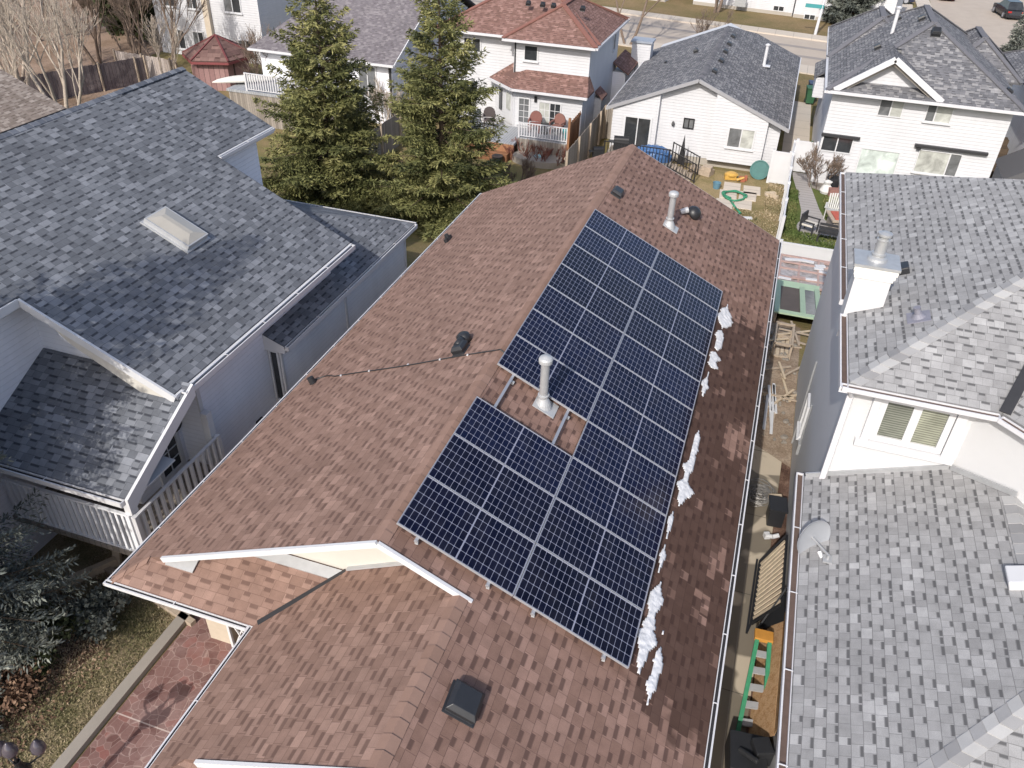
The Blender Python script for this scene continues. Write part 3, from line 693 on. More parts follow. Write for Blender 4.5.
# ------------------------------------------------------------------ solar panels on rails
PX0, PY0, PL, PP, PH = 0.0768, 6.76, 1.832, 1.005, 0.10
sv = Vector((4.616, 0, -2.2)).normalized()
base0 = Vector((XM, 0, ZR))
def pan_M(i, j):
    p = base0+sv*(PX0+j*PL)+Vector((0, PY0+i*PP, 0))+NR*PH
    return Matrix(((sv.x, 0, NR.x, p.x), (sv.y, 1, NR.y, p.y), (sv.z, 0, NR.z, p.z), (0, 0, 0, 1)))
PWd, PHt, fw = 1.822, 0.993, 0.010
def panel_meshes():
    root = bpy.data.objects.new('solar_panel', None); COL.objects.link(root)
    f = MB()
    f.span((0, 0, 0), (PWd, fw, .04)); f.span((0, PHt-fw, 0), (PWd, PHt, .04)); f.span((0, fw, 0), (fw, PHt-fw, .04)); f.span((PWd-fw, fw, 0), (PWd, PHt-fw, .04))
    fo = f.build('frame', M['alu'], root, local=True)
    g = MB(); a, b, c, d = fw+.0005, PWd-fw-.0005, fw+.0005, PHt-fw-.0005
    g.add([(a, c, .034), (b, c, .034), (b, d, .034), (a, d, .034), (a, c, .028), (b, c, .028), (b, d, .028), (a, d, .028)], [(0, 1, 2, 3), (7, 6, 5, 4), (0, 4, 5, 1), (1, 5, 6, 2), (2, 6, 7, 3), (3, 7, 4, 0)], 0,
          [[(0, 0), (1.801, 0), (1.801, .972), (0, .972)]]+[[(0, 0)]*4]*5)
    g.build('glass', M['cells'], root, local=True)
    return root
ORD = ['first', 'second', 'third', 'fourth', 'fifth', 'sixth', 'seventh', 'eighth', 'ninth', 'tenth', 'eleventh']
proto = None
for j in (0, 1):
    for i in range(11):
        if j == 0 and i == 3: continue
        if proto is None: proto = panel_meshes(); p = proto
        else: p = copy_tree(proto)
        Mx = pan_M(i, j); p.matrix_world = Mx
        if j == 1: lb = 'dark blue solar panel, %s from the front in the lower column' % ORD[i]
        elif i < 3: lb = 'dark blue solar panel, %s from the front in the block by the ridge' % ORD[i]
        else: lb = 'dark blue solar panel by the ridge, %s one beyond the flue pipe' % ORD[i-4]
        tag(p, lb, 'solar panel', 'solar panels on the brown roof')
k = 0
for j in (0, 1):
    for q, wh in ((0.34, 'upper'), (1.46, 'lower')):
        m = MB(); a = base0+sv*(PX0+j*PL+q)+NR*.075
        y0, y1 = PY0-.05, PY0+11*PP+.04
        m.beam(a+Vector((0, y0, 0)), a+Vector((0, y1, 0)), .045, .045, up=NR)
        o = m.build('mounting_rail', M['alu'], None, org=a+Vector((0, y0, 0)))
        tag(o, 'aluminium rail under the %s edge of the %s panel column' % (wh, 'ridge side' if j == 0 else 'eave side'), 'rail', 'mounting rails under the solar panels')
        for yy in np.arange(y0+.3, y1, 1.22): c = MB(); c.box(None, (.06, .05, .05), 0, 0, Matrix(((sv.x, 0, NR.x, a.x), (0, 1, 0, yy), (sv.z, 0, NR.z, a.z), (0, 0, 0, 1))) @ Matrix.Translation((.05, 0, -.04))); c.build('bracket', M['galv_flash'], o)
        c = MB(); c.span((a.x-.015, y0+.0, a.z-.06), (a.x+.03, y0+.03, a.z-.01))
        c.build('bracket', M['galv_flash'], o)
# ------------------------------------------------------------------ snow that slid off the panels
from mathutils import noise as mnoise
def snow(y0, y1, xa, wmax, label, seed, h=.032):
    """slumped slush: a ragged-edged sheet, thickest by the panels, with holes of open roof"""
    st_ = .022; nx = int((wmax*2.4)/st_)+2; ny = int((y1-y0)/st_)+2; vid = {}; m = MB(); vs = []; fs = []
    def hgt(i, j):
        x = xa-wmax*1.2+i*st_; y = y0+j*st_; t = (y-y0)/(y1-y0); c = xa+.16*wmax*mnoise.noise((y*1.7, seed*3.1, 0))
        w = wmax*.56*(1-abs(2*t-1)**3)*(0.80+.9*mnoise.noise((y*2.6, seed*7.7, 4)))
        d = 1-abs(x-c)/max(w, .02); n = mnoise.noise((x*7, y*4, seed))*.55+mnoise.noise((x*22, y*13, seed+5))*.20
        return d+n, x, y
    for j in range(ny):
        for i in range(nx):
            d, x, y = hgt(i, j)
            if d > -.02: vid[(i, j)] = len(vs); q = max(0.0, d); vs.append((x, y, zr(x)+.003+h*min(1.0, q*1.6)**.5*(.75+.5*mnoise.noise((x*14, y*14, seed+9)))))
    for (i, j) in list(vid):
        k = [(i, j), (i+1, j), (i+1, j+1), (i, j+1)]
        if all(q in vid for q in k): fs.append([vid[q] for q in k])
    m.add(vs, fs); o = m.build('snow_patch', M['snow'], None, org=(xa, (y0+y1)/2, zr(xa)), smooth=True)
    sm = o.modifiers.new('thickness', 'SOLIDIFY'); sm.thickness = .012; sm.offset = -1
    tag(o, label, 'snow', 'melting snow along the lower edge of the panels')
snow(16.45, 17.60, -.15, .30, 'long white snow patch at the far corner of the panels', 1)
snow(15.45, 16.40, -.14, .34, 'broad lumpy snow patch just short of the far panel corner', 2)
snow(14.70, 15.40, -.17, .26, 'third snow patch from the far panel corner', 3)
snow(13.60, 14.50, -.22, .15, 'thin snow strip half way along the panel edge', 4)
snow(10.30, 12.50, -.16, .32, 'largest snow patch, midway along the lower panel edge', 5)
snow(9.45, 10.10, -.25, .10, 'tiny snow scrap below the largest patch', 6)
snow(8.70, 9.30, -.25, .10, 'tiny snow scrap further down the panel edge', 9)
snow(6.80, 8.55, -.20, .25, 'near snow patch touching the front panel corner', 7)
snow(6.50, 7.75, .02, .15, 'near outer snow strip by the front panel corner', 8)
# ================================================================== slate roofed house (beside the sunny slope)
WS = 0.488
def zw(x): return 4.0+(-9.5-x)*WS
west = thing('slate_house', 'big pale sided house with slate blue roof, skylight and railed porch', 'house', (-15, 12, 0))
roof(west, [(-9.5, 9.45, 4.0), (-9.5, 16.35, 4.0), (-15.65, 16.35, 7.0), (-15.65, 5.0, 7.0), (-12.49, 5.0, zw(-12.49)), (-12.49, 9.42, zw(-12.49))], (0, 1, 0), M['shingle_slate'])
roof(west, [(-13.07, 16.352, zw(-13.07)-.03), (-13.07, 18.9, zw(-13.07)-.03), (-15.65, 18.9, 6.97), (-15.65, 16.352, 6.97)], (0, 1, 0), M['shingle_slate'])
roof(west, [(-21.8, 5.0, 4.0), (-15.654, 5.0, 7.0), (-15.654, 18.9, 7.0), (-21.8, 18.9, 4.0)], (0, 1, 0), M['shingle_slate'])
ridge_caps(west, (-15.65, 5.0, 7.0), (-15.65, 18.9, 7.0), (-1, 0, -.49), (1, 0, -.49), M['cap_slate'])
gable(west, [(-21.4, -.2), (-9.95, -.2), (-9.95, 3.93), (-15.65, 6.80), (-21.4, 3.95)], 10.5, 16.02, M['siding_blue'])
gable(west, [(-21.4, 3.2), (-9.97, 3.2), (-9.97, 3.93), (-15.65, 6.78), (-21.4, 3.95)], 9.82, 10.499, M['siding_blue'])
gable(west, [(-21.4, -.2), (-13.4, -.2), (-13.4, 5.63), (-15.65, 6.75), (-21.4, 3.95)], 16.021, 18.55, M['siding_blue'])
gable(west, [(-21.4, -.2), (-12.8, -.2), (-12.8, 5.45), (-15.65, 6.80), (-21.4, 3.95)], 5.4, 9.819, M['siding_blue'])
block(west, (-12.79, 9.0, 0.0), (-10.6, 10.499, 3.6), M['siding_blue'])
# rakes, eaves
wt = M['white_trim']
for a, b in (((-9.47, 9.43, 3.90), (-12.49, 9.40, zw(-12.49)-.09)), ((-12.49, 5.0, zw(-12.49)-.10), (-12.47, 9.38, zw(-12.49)-.10)), ((-9.47, 9.46, 3.90), (-9.47, 16.35, 3.90)),
             ((-13.05, 16.36, zw(-13.07)-.12), (-13.05, 18.9, zw(-13.07)-.12))):
    trim_beam(west, a, b, 0.05, 0.16, wt)
gutter(west, (-9.44, 9.6, 4.0), (-9.44, 16.3, 4.0), (1, 0, 0), w=.11)
gutter(west, (-13.02, 16.4, zw(-13.07)-.03), (-13.02, 18.85, zw(-13.07)-.03), (1, 0, 0), w=.08, h=.07)
m = MB(); m.span((-9.96, 9.5, 3.82), (-9.52, 16.3, 3.84)); m.build('soffit', wt, west)
m = MB(); m.prism([(-9.5, 9.44, 3.98), (-9.5, 9.44, 3.72), (-10.0, 9.44, 3.72), (-11.6, 9.44, 4.62), (-12.3, 9.44, zw(-12.3)-.06)], (0, .12, 0)); m.build('soffit_return', M['cream'], west)
trim_beam(west, (-9.5, 16.365, 3.93), (-15.65, 16.365, 6.93), .03, .10, M['dark_metal'])
# skylight
sk = MB()
nW = Vector((WS, 0, 1)).normalized(); xW = Vector((0, 1, 0)).cross(nW)
SM = Matrix(((xW.x, 0, nW.x, -12.0), (0, 1, nW.y, 13.22), (xW.z, 0, nW.z, zw(-12.0)), (0, 0, 0, 1)))
sk.box(None, (1.22, .80, .03), 0, 0, SM @ Matrix.Translation((0, 0, .015))); sk.box(None, (1.12, .70, .13), 0, 0, SM @ Matrix.Translation((0, 0, .08)))
so_ = sk.build('skylight', M['galv_flash'], west)
d = MB(); vs = [SM @ Vector(p) for p in ((-.53, -.32, .146), (.53, -.32, .146), (.53, .32, .146), (-.53, .32, .146), (-.36, -.06, .205), (.36, -.06, .205), (.36, .06, .205), (-.36, .06, .205))]
d.add(vs, [(3, 2, 1, 0), (4, 5, 6, 7), (0, 1, 5, 4), (1, 2, 6, 5), (2, 3, 7, 6), (3, 0, 4, 7)]); d.build('skylight_dome', plain('milky skylight plastic', (0.40, 0.375, 0.33), .25, .12, 3, .5), so_)
# porch roof
def zp(y): return 3.0+(y-7.65)*WS
roof(west, [(-14.0, 7.65, 3.0), (-9.38, 7.65, 3.0), (-9.38, 9.80, zp(9.80)), (-14.0, 9.80, zp(9.80))], (1, 0, 0), M['shingle_slate'])
m = MB(); m.prism([(-9.375, 7.63, 3.0), (-9.375, 9.8, zp(9.8)), (-9.375, 9.8, zp(9.8)-.26), (-9.375, 8.3, zp(8.3)-.26), (-9.375, 7.63, 2.62)], (.06, 0, 0)); m.build('fascia', wt, west)
gutter(west, (-12.75, 7.65, 3.0), (-9.4, 7.65, 3.0), (0, -1, 0), w=.11)
m = MB(); m.span((-12.79, 7.7, 2.80), (-9.40, 8.98, 2.83)); m.build('soffit', wt, west)
# porch
pf = MB(); pf.span((-12.79, 7.85, 1.12), (-9.6, 8.999, 1.24)); pf.span((-10.59, 9.0, 1.12), (-9.6, 10.49, 1.24)); pf.build('porch_floor', M['wood_grey'], west)
ps = MB(); ps.span((-12.7, 8.85, -.1), (-10.45, 8.95, 1.11)); ps.span((-10.55, 8.96, -.1), (-10.45, 10.49, 1.11)); ps.build('porch_skirt', M['wood_grey'], west)
for a_, b_ in (((-9.82, 7.92, 1.24), (-9.66, 8.08, 2.8)), ((-9.82, 10.3, 1.24), (-9.66, 10.46, 2.85))): pc = MB(); pc.span(a_, b_); pc.build('porch_post', wt, west)
railing('porch_railing', [(-12.6, 7.9, 1.24), (-9.74, 7.9, 1.24)], 1.0, plain('pale grey painted rail', (.72, .73, .76), .5, .06), .14, .09, .055, west, bottom=.02)
railing('porch_railing', [(-9.60, 7.9, 1.24), (-9.60, 10.4, 1.24)], 1.0, M['gutter_white'], .17, .09, .06, west, bottom=.02)
window(west, (-10.6, 9.98, 1.74), '+x', .56, .78, 1, 'pane_dark', muntin=.24, trim=.10)
m = MB(); m.tube((-10.58, 10.32, 2.35), (-10.5, 10.32, 2.35), .14, .16, 14); m.build('wreath', M['black_plastic'], west)
window(west, (-11.7, 9.0, 2.05), '-y', .9, 1.2, 2, 'pane_grey')
# bump out, low roof
block(west, (-9.949, 12.98, -.2), (-9.62, 19.7, 2.92), M['siding_white'])
block(west, (-15.8, 16.04, -.2), (-9.97, 19.7, 2.95), M['siding_white'])
def zb(x): return 3.0+(-9.42-x)*.40
roof(west, [(-9.424, 20.03, 2.998), (-16.0, 20.03, 2.998), (-16.0, 18.6, 3.57), (-13.41, 18.6, 3.57), (-13.41, 16.06, zb(-13.38)), (-13.0, 16.45, zb(-13.0))], (1, 0, 0), M['shingle_slate'])
roof(west, [(-9.42, 12.88, 3.0), (-9.42, 20.03, 3.0), (-13.0, 16.45, zb(-13.0)), (-13.0, 16.06, zb(-13.0)), (-9.955, 16.05, zb(-9.955)), (-9.955, 12.88, zb(-9.955))], (0, 1, 0), M['shingle_slate'])
gutter(west, (-9.42, 12.9, 3.0), (-9.42, 20.0, 3.0), (1, 0, 0), w=.10)
m = MB(); m.prism([(-9.42, 12.87, 2.98), (-9.955, 12.87, zb(-9.955)-.02), (-9.955, 12.87, 2.80), (-9.42, 12.87, 2.80)], (0, .10, 0)); m.build('fascia', wt, west)
gutter(west, (-9.42, 20.03, 3.0), (-16.0, 20.03, 3.0), (0, 1, 0), w=.10, h=.07)
for a_, b_ in (((-9.62, 12.95, 0), (-9.59, 13.02, 2.85)), ((-9.62, 16.0, 0), (-9.59, 16.07, 2.85)), ((-9.62, 19.66, 0), (-9.59, 19.73, 2.85)), ((-9.965, 10.46, 0), (-9.92, 10.56, 3.8))): m = MB(); m.span(a_, b_); m.build('corner_trim', wt, west)
window(west, (-9.79, 12.98, 2.05), '-y', .17, 1.35, 1, 'pane_dark', trim=.05, sill=False)
m = MB(); m.path([(-9.93, 12.2, .9), (-9.85, 12.2, 1.25), (-9.80, 12.35, 1.28), (-9.80, 12.4, 1.0)], .045, 8); m.box((-9.92, 12.2, 1.15), (.06, .22, .25)); m.build('meter_pipe', M['black_plastic'], west)

# ================================================================== light grey house (right)
RS = 0.45
EX, EY, EZ, EYF = 1.97, 11.52, 5.80, 21.30
right = thing('stucco_house', 'white stucco two-storey house with light grey hip roof and metal chimney', 'house', (6, 14, 0))
HX = EX+(EYF-EY)/2; HY = (EY+EYF)/2; HZ = EZ+(EYF-EY)/2*RS
sg = M['shingle_grey']
roof(right, [(EX, EY, EZ), (EX, EYF, EZ), (HX, HY, HZ)], (0, 1, 0), sg)
roof(right, [(EX, EY, EZ), (HX, HY, HZ), (13, HY, HZ), (13, 13.6, EZ+(13.6-EY)*RS), (5.02, 13.6, EZ+(13.6-EY)*RS), (4.18, EY, EZ)], (1, 0, 0), sg)
roof(right, [(EX, EYF, EZ), (13, EYF, EZ), (13, HY, HZ), (HX, HY, HZ)], (1, 0, 0), sg)
roof(right, [(4.185, EY, EZ), (5.02, 13.58, EZ+.93), (6.6, 13.58, EZ+1.1), (5.5, 10.20, EZ)], (1, -1, 0), sg)
roof(right, [(5.5, 10.20, EZ), (6.6, 13.58, EZ+1.1), (13, 13.58, EZ+1.1), (13, 10.20, EZ)], (1, 0, 0), sg)
ridge_caps(right, (EX+.02, EY+.02, EZ), (HX, HY, HZ), (-.2, .98, -.09), (.98, -.2, -.09), M['cap_grey'], w=.165, step=.20)
v = MB(); v.beam((4.2, EY-.02, EZ+.03), (5.0, 13.5, EZ+.94), .16, .02); v.build('valley_flashing', M['dark_metal'], right)
sw = M['stucco_white']
walls(right, [(2.15, 11.92), (3.98, 11.92), (5.3, 10.6), (13, 10.6), (13, 20.75), (2.15, 20.75)], -.3, 5.72, sw)
block(right, (2.15, 5.6, -.3), (7.1, 10.59, 3.36), sw)
block(right, (2.151, 10.591, -.3), (3.9, 11.919, 3.36), sw)
gutter(right, (EX, EY-.1, EZ), (EX, 13.80, EZ), (-1, 0, 0), bed='gutter_brown', w=.13)
gutter(right, (EX, 14.36, EZ), (EX, EYF, EZ), (-1, 0, 0), bed='gutter_brown', w=.13)
gutter(right, (EX-.1, EY, EZ), (4.14, EY, EZ), (0, -1, 0), bed='gutter_brown', w=.13, h=.07)
gutter(right, (4.2, EY-.05, EZ), (5.5, 10.2, EZ), (-1, -1, 0), bed='gutter_brown', w=.13, h=.07)
for a, b in (((EX+.03, EY, EZ-.14), (EX+.03, EYF, EZ-.14)), ((EX, EY+.03, EZ-.14), (4.15, EY+.03, EZ-.14)), ((4.22, EY+.02, EZ-.14), (5.5, 10.24, EZ-.14))): trim_beam(right, a, b, .03, .10, wt)
m = MB(); m.span((EX+.04, 11.0+.55, 5.72), (2.149, EYF, 5.74)); m.span((2.15, EY+.05, 5.72), (4.2, 11.919, 5.74)); m.build('soffit', wt, right)
# lower roof
def zq(x): return 3.45+(x-1.82)*.4
lq = [(1.82, 4.85, 3.45), (1.82, 11.915, 3.45), (3.93, 11.915, zq(3.93)), (4.70, 11.17, zq(4.70)), (4.70, 7.73, zq(4.70))]
roof(right, lq, (0, 1, 0), sg)
roof(right, [(1.82, 4.85, 3.45), (4.70, 7.73, zq(4.7)), (7.58, 4.85, 3.45)], (1, 0, 0), sg)
roof(right, [(7.58, 4.85, 3.45), (4.704, 7.73, zq(4.7)), (4.704, 11.17, zq(4.7)), (5.28, 10.59, zq(4.7)-.23), (7.58, 10.59, 3.45)], (0, 1, 0), sg)
ridge_caps(right, (1.84, 4.87, 3.45), (4.70, 7.73, zq(4.7)), (-.2, .98, -.09), (.98, -.2, -.09), M['cap_grey'], w=.165, step=.20)
ridge_caps(right, (4.70, 7.75, zq(4.7)), (4.70, 11.15, zq(4.7)), (-1, 0, -.4), (1, 0, -.4), M['cap_grey'], w=.165, step=.20)
f = MB(); f.beam((1.84, 11.90, 3.50), (3.93, 11.90, zq(3.93)+.04), .03, .09); f.beam((3.95, 11.88, zq(3.93)+.06), (4.72, 11.12, zq(4.7)+.06), .03, .09); f.build('flashing', M['galv'], right)
gutter(right, (1.82, 4.8, 3.45), (1.82, 12.0, 3.45), (-1, 0, 0), bed='gutter_brown', w=.13)
trim_beam(right, (1.85, 4.9, 3.26), (1.85, 12.0, 3.26), .03, .2, wt)
m = MB(); m.span((1.87, 5.0, 3.38), (2.149, 11.9, 3.40)); m.build('soffit', wt, right)
m = MB(); m.path([(2.02, 11.56, 5.66), (2.12, 11.86, 5.35), (2.12, 11.86, 3.52)], .045, 8)
m.box((2.10, 11.86, 4.5), (.09, .09, 1.9)); m.build('downspout', M['gutter_white'], right)
# big front window with deep frame
wf = window(right, (3.16, 11.92, 5.02), '-y', 0.92, 0.70, 2, ['pane_slats_dark', 'pane_slats'], trim=.10, sill=False, bar=.13)
m = MB()
m.span((2.47, 11.83, 4.56), (2.59, 11.93, 5.55)); m.span((3.73, 11.83, 4.56), (3.88, 11.93, 5.55)); m.span((2.5, 11.83, 5.48), (3.87, 11.93, 5.57)); m.span((2.40, 11.80, 4.44), (3.93, 11.93, 4.555)); m.build('window_surround', wt, wf)
# side wall fittings
window(right, (2.15, 16.6, 1.5), '-x', .5, .8, 1, 'pane_grey', trim=.05)
m = MB(); m.tube((2.12, 17.3, .1), (2.12, 17.3, 2.6), .025, .025, 8); m.tube((2.12, 15.9, 1.2), (2.12, 15.9, 2.3), .02, .02, 8); m.box((2.12, 16.0, 1.0), (.06, .22, .3)); m.build('wall_pipe', M['galv'], right)
# chimney
ch = MB(); ch.span((1.90, 13.84, 5.3), (2.50, 14.32, 6.62)); cho = ch.build('chimney', M['stucco_white'], right)
cc = MB(); cc.span((1.88, 13.82, 6.52), (2.52, 14.34, 6.575)); cc.span((1.86, 13.80, 6.578), (2.54, 14.36, 6.66)); cc.span((1.84, 13.78, 6.663), (2.56, 14.38, 6.75)); cc.build('chimney_crown', plain('white chimney trim', (.74, .73, .69), .5, .06), cho)
cc = MB(); cc.span((1.82, 13.76, 6.753), (2.58, 14.40, 6.80)); cc.lathe(None, [(.17, 0), (.16, .04), (.115, .07), (.11, .07)], 20, 0, Matrix.Translation((2.20, 14.09, 6.80))); cc.build('chimney_cap', M['galv'], cho)
fl = MB(); fl.lathe(None, [(.105, 0), (.105, .08), (.125, .085), (.125, .105), (.095, .11), (.095, .34), (.11, .345), (.11, .36), (.085, .37), (.085, .42), (.12, .43), (.12, .47), (.04, .50)], 22, 0, Matrix.Translation((2.20, 14.09, 6.82)))
fl.build('flue', M['galv'], cho)
m = MB(); fm = Matrix.Translation((2.98, 13.25, EZ+(2.98-EX)*RS)) @ Matrix.Rotation(-math.atan(RS), 4, 'Y')
m.box(None, (.36, .36, .015), 0, 0, fm @ Matrix.Translation((0, 0, .01))); m.lathe(None, [(.13, 0), (.06, .08), (.05, .16), (.06, .20)], 14, 0, fm); m.build('roof_vent', plain('grey vent collar', (.2, .2, .24), .5, .2), right, smooth=False)
m = MB(); fm = Matrix.Translation((2.95, 15.1, EZ+(2.95-EX)*RS)) @ Matrix.Rotation(-math.atan(RS), 4, 'Y'); m.box(None, (.22, .3, .14), .3, 0, fm @ Matrix.Translation((-.1, 0, .06))); m.build('roof_vent', M['black_plastic'], right, bevel=.02)
m = MB(); fm = Matrix.Translation((4.62, 9.35, zq(4.62))) @ Matrix.Rotation(-math.atan(.4), 4, 'Y'); m.box(None, (.46, .34, .16), 0, 0, fm @ Matrix.Translation((-.02, 0, .07))); m.build('skylight', wt, right, bevel=.02)

# satellite dish on the lower eave
ds = thing('satellite_dish', 'pale grey satellite dish clamped to the lower grey eave', 'satellite dish', (2.06, 10.05, zq(2.06)))
A = Vector((2.20, 9.80, zq(2.20)+.02)); Bq = Vector((1.93, 10.16, zq(1.93)+.20))
ax = Vector((.50, -.72, .12)).normalized()
m = MB(); m.tube(A, A+Vector((0, .0, .10)), .022, .022, 10); m.tube(A+Vector((0, 0, .09)), Bq, .020, .020, 10); m.box((A.x, A.y, A.z+.01), (.14, .16, .03)); m.build('mast', M['galv'], ds)
q = ax.to_track_quat('Z', 'Y').to_matrix().to_4x4(); DM = Matrix.Translation(Bq+ax*.03) @ q @ Matrix.Diagonal((1.02, 1.22, 1, 1))
m = MB(); prof = [(0.001, 0.0), (.08, .003), (.16, .012), (.23, .026), (.29, .044), (.295, .050), (.29, .036), (.23, .010), (.16, -.006), (.08, -.018), (.001, -.024)]
m.lathe(None, prof, 32, 0, DM); m.build('reflector', plain('grey dish paint', (.30, .315, .34), .4, .06), ds, smooth=True)
m = MB(); low = DM @ Vector((0, -.28, .03)); tip = Bq+ax*.36+Vector((0, 0, -.16)); m.tube(low, tip, .014, .014, 8); m.build('feed_arm', M['galv'], ds)
m = MB(); m.tube(tip-Vector((0, 0, .02)), tip+(Bq-tip).normalized()*.10, .03, .036, 12); m.build('receiver', wt, ds)
# ================================================================== houses behind
G0 = -2.0
# ---- white bungalow with slate grey gable roof
nh = thing('white_bungalow', 'white textured bungalow with grey gable roof, sliding door and five roof vents', 'house', (-3.9, 48, G0))
def znr(x): return .50+(.75-x)*.40
def znl(x): return .50+(x+8.45)*.418
NRZ = 2.38
roof(nh, [(.75, 42, .5), (.75, 57.6, .5), (-2.25, 57.5, znr(-2.25)), (-3.95, 55.4, NRZ), (-3.95, 42, NRZ)], (0, 1, 0), M['shingle_charcoal'])
roof(nh, [(-8.45, 42, .5), (-8.45, 55.5, .5), (-3.954, 55.4, NRZ), (-3.954, 42, NRZ)], (0, 1, 0), M['shingle_charcoal'])
roof(nh, [(-8.45, 55.5, .48), (-3.96, 55.38, NRZ-.02), (-2.25, 57.48, znr(-2.25)-.02), (.75, 57.58, .48), (-3.5, 58.4, .3)], (1, 0, 0), M['shingle_charcoal'])
ridge_caps(nh, (-3.952, 42, NRZ), (-3.952, 55.4, NRZ), (-1, 0, -.42), (1, 0, -.40), M['cap_charcoal'], w=.16, step=.25)
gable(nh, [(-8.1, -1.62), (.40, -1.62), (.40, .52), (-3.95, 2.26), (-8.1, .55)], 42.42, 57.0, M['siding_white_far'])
block(nh, (-8.08, 42.45, -2.3), (.38, 56.9, -1.625), M['foundation'], 'foundation')
gable(nh, [(-2.95, -1.55), (-.25, -1.55), (-.25, .78), (-2.95, 1.85)], 42.02, 42.415, M['siding_white_far'], 'bay')
gable(nh, [(-8.12, -1.66), (-5.75, -1.66), (-5.75, 1.48), (-8.12, .50)], 42.10, 42.415, M['siding_white_far'], 'bay')
for s_, z0, z1, x0, x1 in ((0, .44, 2.33, -8.47, -3.95), (0, 2.33, .44, -3.95, .77)):
    trim_beam(nh, (x0, 41.97, z0), (x1, 41.97, z1), .05, .17, plain('grey painted trim', (.30, .30, .315), .5, .08))
trim_beam(nh, (.77, 42, .43), (.77, 57.6, .43), .05, .15, M['gutter_white'])
trim_beam(nh, (-8.47, 42, .43), (-8.47, 55.5, .43), .05, .15, M['gutter_white'])
dr = window(nh, (-6.75, 42.10, -.72), '-y', 1.30, 1.66, 2, 'pane_dark', trim=.10, sill=False); dr.name = 'sliding_door'
window(nh, (-4.17, 42.42, .06), '-y', .46, .44, 2, 'pane_grey', trim=.05, frame='black_metal', sill=False)
window(nh, (-1.44, 42.02, -.23), '-y', 1.22, .92, 2, ['pane_grey', 'pane_blind'], trim=.07)
m = MB(); m.tube((-4.95, 42.40, .0), (-4.95, 42.28, .05), .05, .07, 10); m.lathe(None, [(.05, -.12), (.09, -.05), (.04, .05)], 10, 0, Matrix.Translation((-4.95, 42.30, 0))); m.build('porch_light', M['dark_metal'], nh)
for i, (x, y) in enumerate([(-3.50, 44.5), (-3.45, 47.0), (-3.45, 49.2), (-3.45, 51.2), (-3.45, 53.3)]):
    box_vent(nh, Matrix.Translation((x, y, znr(x))) @ Matrix.Rotation(math.atan(.4), 4, 'Y'), .30, .42, .15)
box_vent(nh, Matrix.Translation((-5.1, 49.7, znl(-5.1))) @ Matrix.Rotation(-math.atan(.418), 4, 'Y'), .28, .36, .2)
box_vent(nh, Matrix.Translation((-6.7, 49.4, znl(-6.7))) @ Matrix.Rotation(-math.atan(.418), 4, 'Y'), .14, .3, .10)
m = MB(); m.tube((-1.26, 51.0, znr(-1.26)-.05), (-1.26, 51.0, znr(-1.26)+1.1), .09, .09, 14); m.lathe(None, [(.14, 0), (.15, .06), (.03, .12)], 14, 0, Matrix.Translation((-1.26, 51.0, znr(-1.26)+1.08))); m.box((-1.2, 50.9, znr(-1.2)+.03), (.6, .5, .03)); m.build('vent_pipe', M['gutter_white'], nh)
ch = MB(); ch.span((-9.3, 52.2, G0), (-8.12, 53.2, 1.55)); co = ch.build('chimney', M['siding_white_far'], nh)
m = MB(); m.span((-9.38, 52.1, 1.553), (-8.04, 53.3, 1.66)); m.build('chimney_cap', plain('blue grey sheet cap', (.30, .33, .38), .4, .1), co)

# ---- white two-storey house, right at the back
ne = thing('white_two_storey_house', 'white lap-sided two-storey house with charcoal roof and decorative front gable', 'house', (6, 46, G0))
k6 = .60
def hip(parent, x0, x1, y0, y1, ze, s, mat, capm, cap=True):
    h = min(x1-x0, y1-y0)/2; zt = ze+h*s
    if (x1-x0) <= (y1-y0): A, B = ((x0+x1)/2, y0+h, zt), ((x0+x1)/2, y1-h, zt)
    else: A, B = (x0+h, (y0+y1)/2, zt), (x1-h, (y0+y1)/2, zt)
    c = [(x0, y0, ze), (x1, y0, ze), (x1, y1, ze), (x0, y1, ze)]
    if (x1-x0) <= (y1-y0):
        roof(parent, [c[0], c[1], A], (1, 0, 0), mat); roof(parent, [c[1], c[2], B, A], (0, 1, 0), mat); roof(parent, [c[2], c[3], B], (1, 0, 0), mat); roof(parent, [c[3], c[0], A, B], (0, 1, 0), mat)
        prs = ((c[0], A), (c[1], A), (c[2], B), (c[3], B))
    else:
        roof(parent, [c[0], c[1], B, A], (1, 0, 0), mat); roof(parent, [c[1], c[2], B], (0, 1, 0), mat); roof(parent, [c[2], c[3], A, B], (1, 0, 0), mat); roof(parent, [c[3], c[0], A], (0, 1, 0), mat)
        prs = ((c[0], A), (c[1], B), (c[2], B), (c[3], A))
    if cap:
        m = MB()
        for p, q in prs:
            m.beam(Vector(p)+Vector((0, 0, .01)), Vector(q)+Vector((0, 0, .01)), .26, .05)
        if (Vector(A)-Vector(B)).length > .3: m.beam(Vector(A)+Vector((0, 0, .012)), Vector(B)+Vector((0, 0, .012)), .28, .05)
        m.build('ridge_cap', capm, parent)
    return A, B
hip(ne, 1.95, 10.05, 39.55, 52.0, 3.2, k6, M['shingle_charcoal'], M['cap_charcoal'])
hip(ne, 1.90, 6.55, 46.0, 53.6, 3.19, .72, M['shingle_charcoal'], M['cap_charcoal'])
hip(ne, 7.2, 11.0, 46.0, 52.5, 2.9, .80, M['shingle_charcoal'], M['cap_charcoal'])
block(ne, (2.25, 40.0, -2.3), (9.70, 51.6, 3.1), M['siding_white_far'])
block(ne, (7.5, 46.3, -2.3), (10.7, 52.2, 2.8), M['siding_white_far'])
block(ne, (2.25, 51.601, -2.3), (6.2, 53.2, 3.1), M['siding_white_far'])
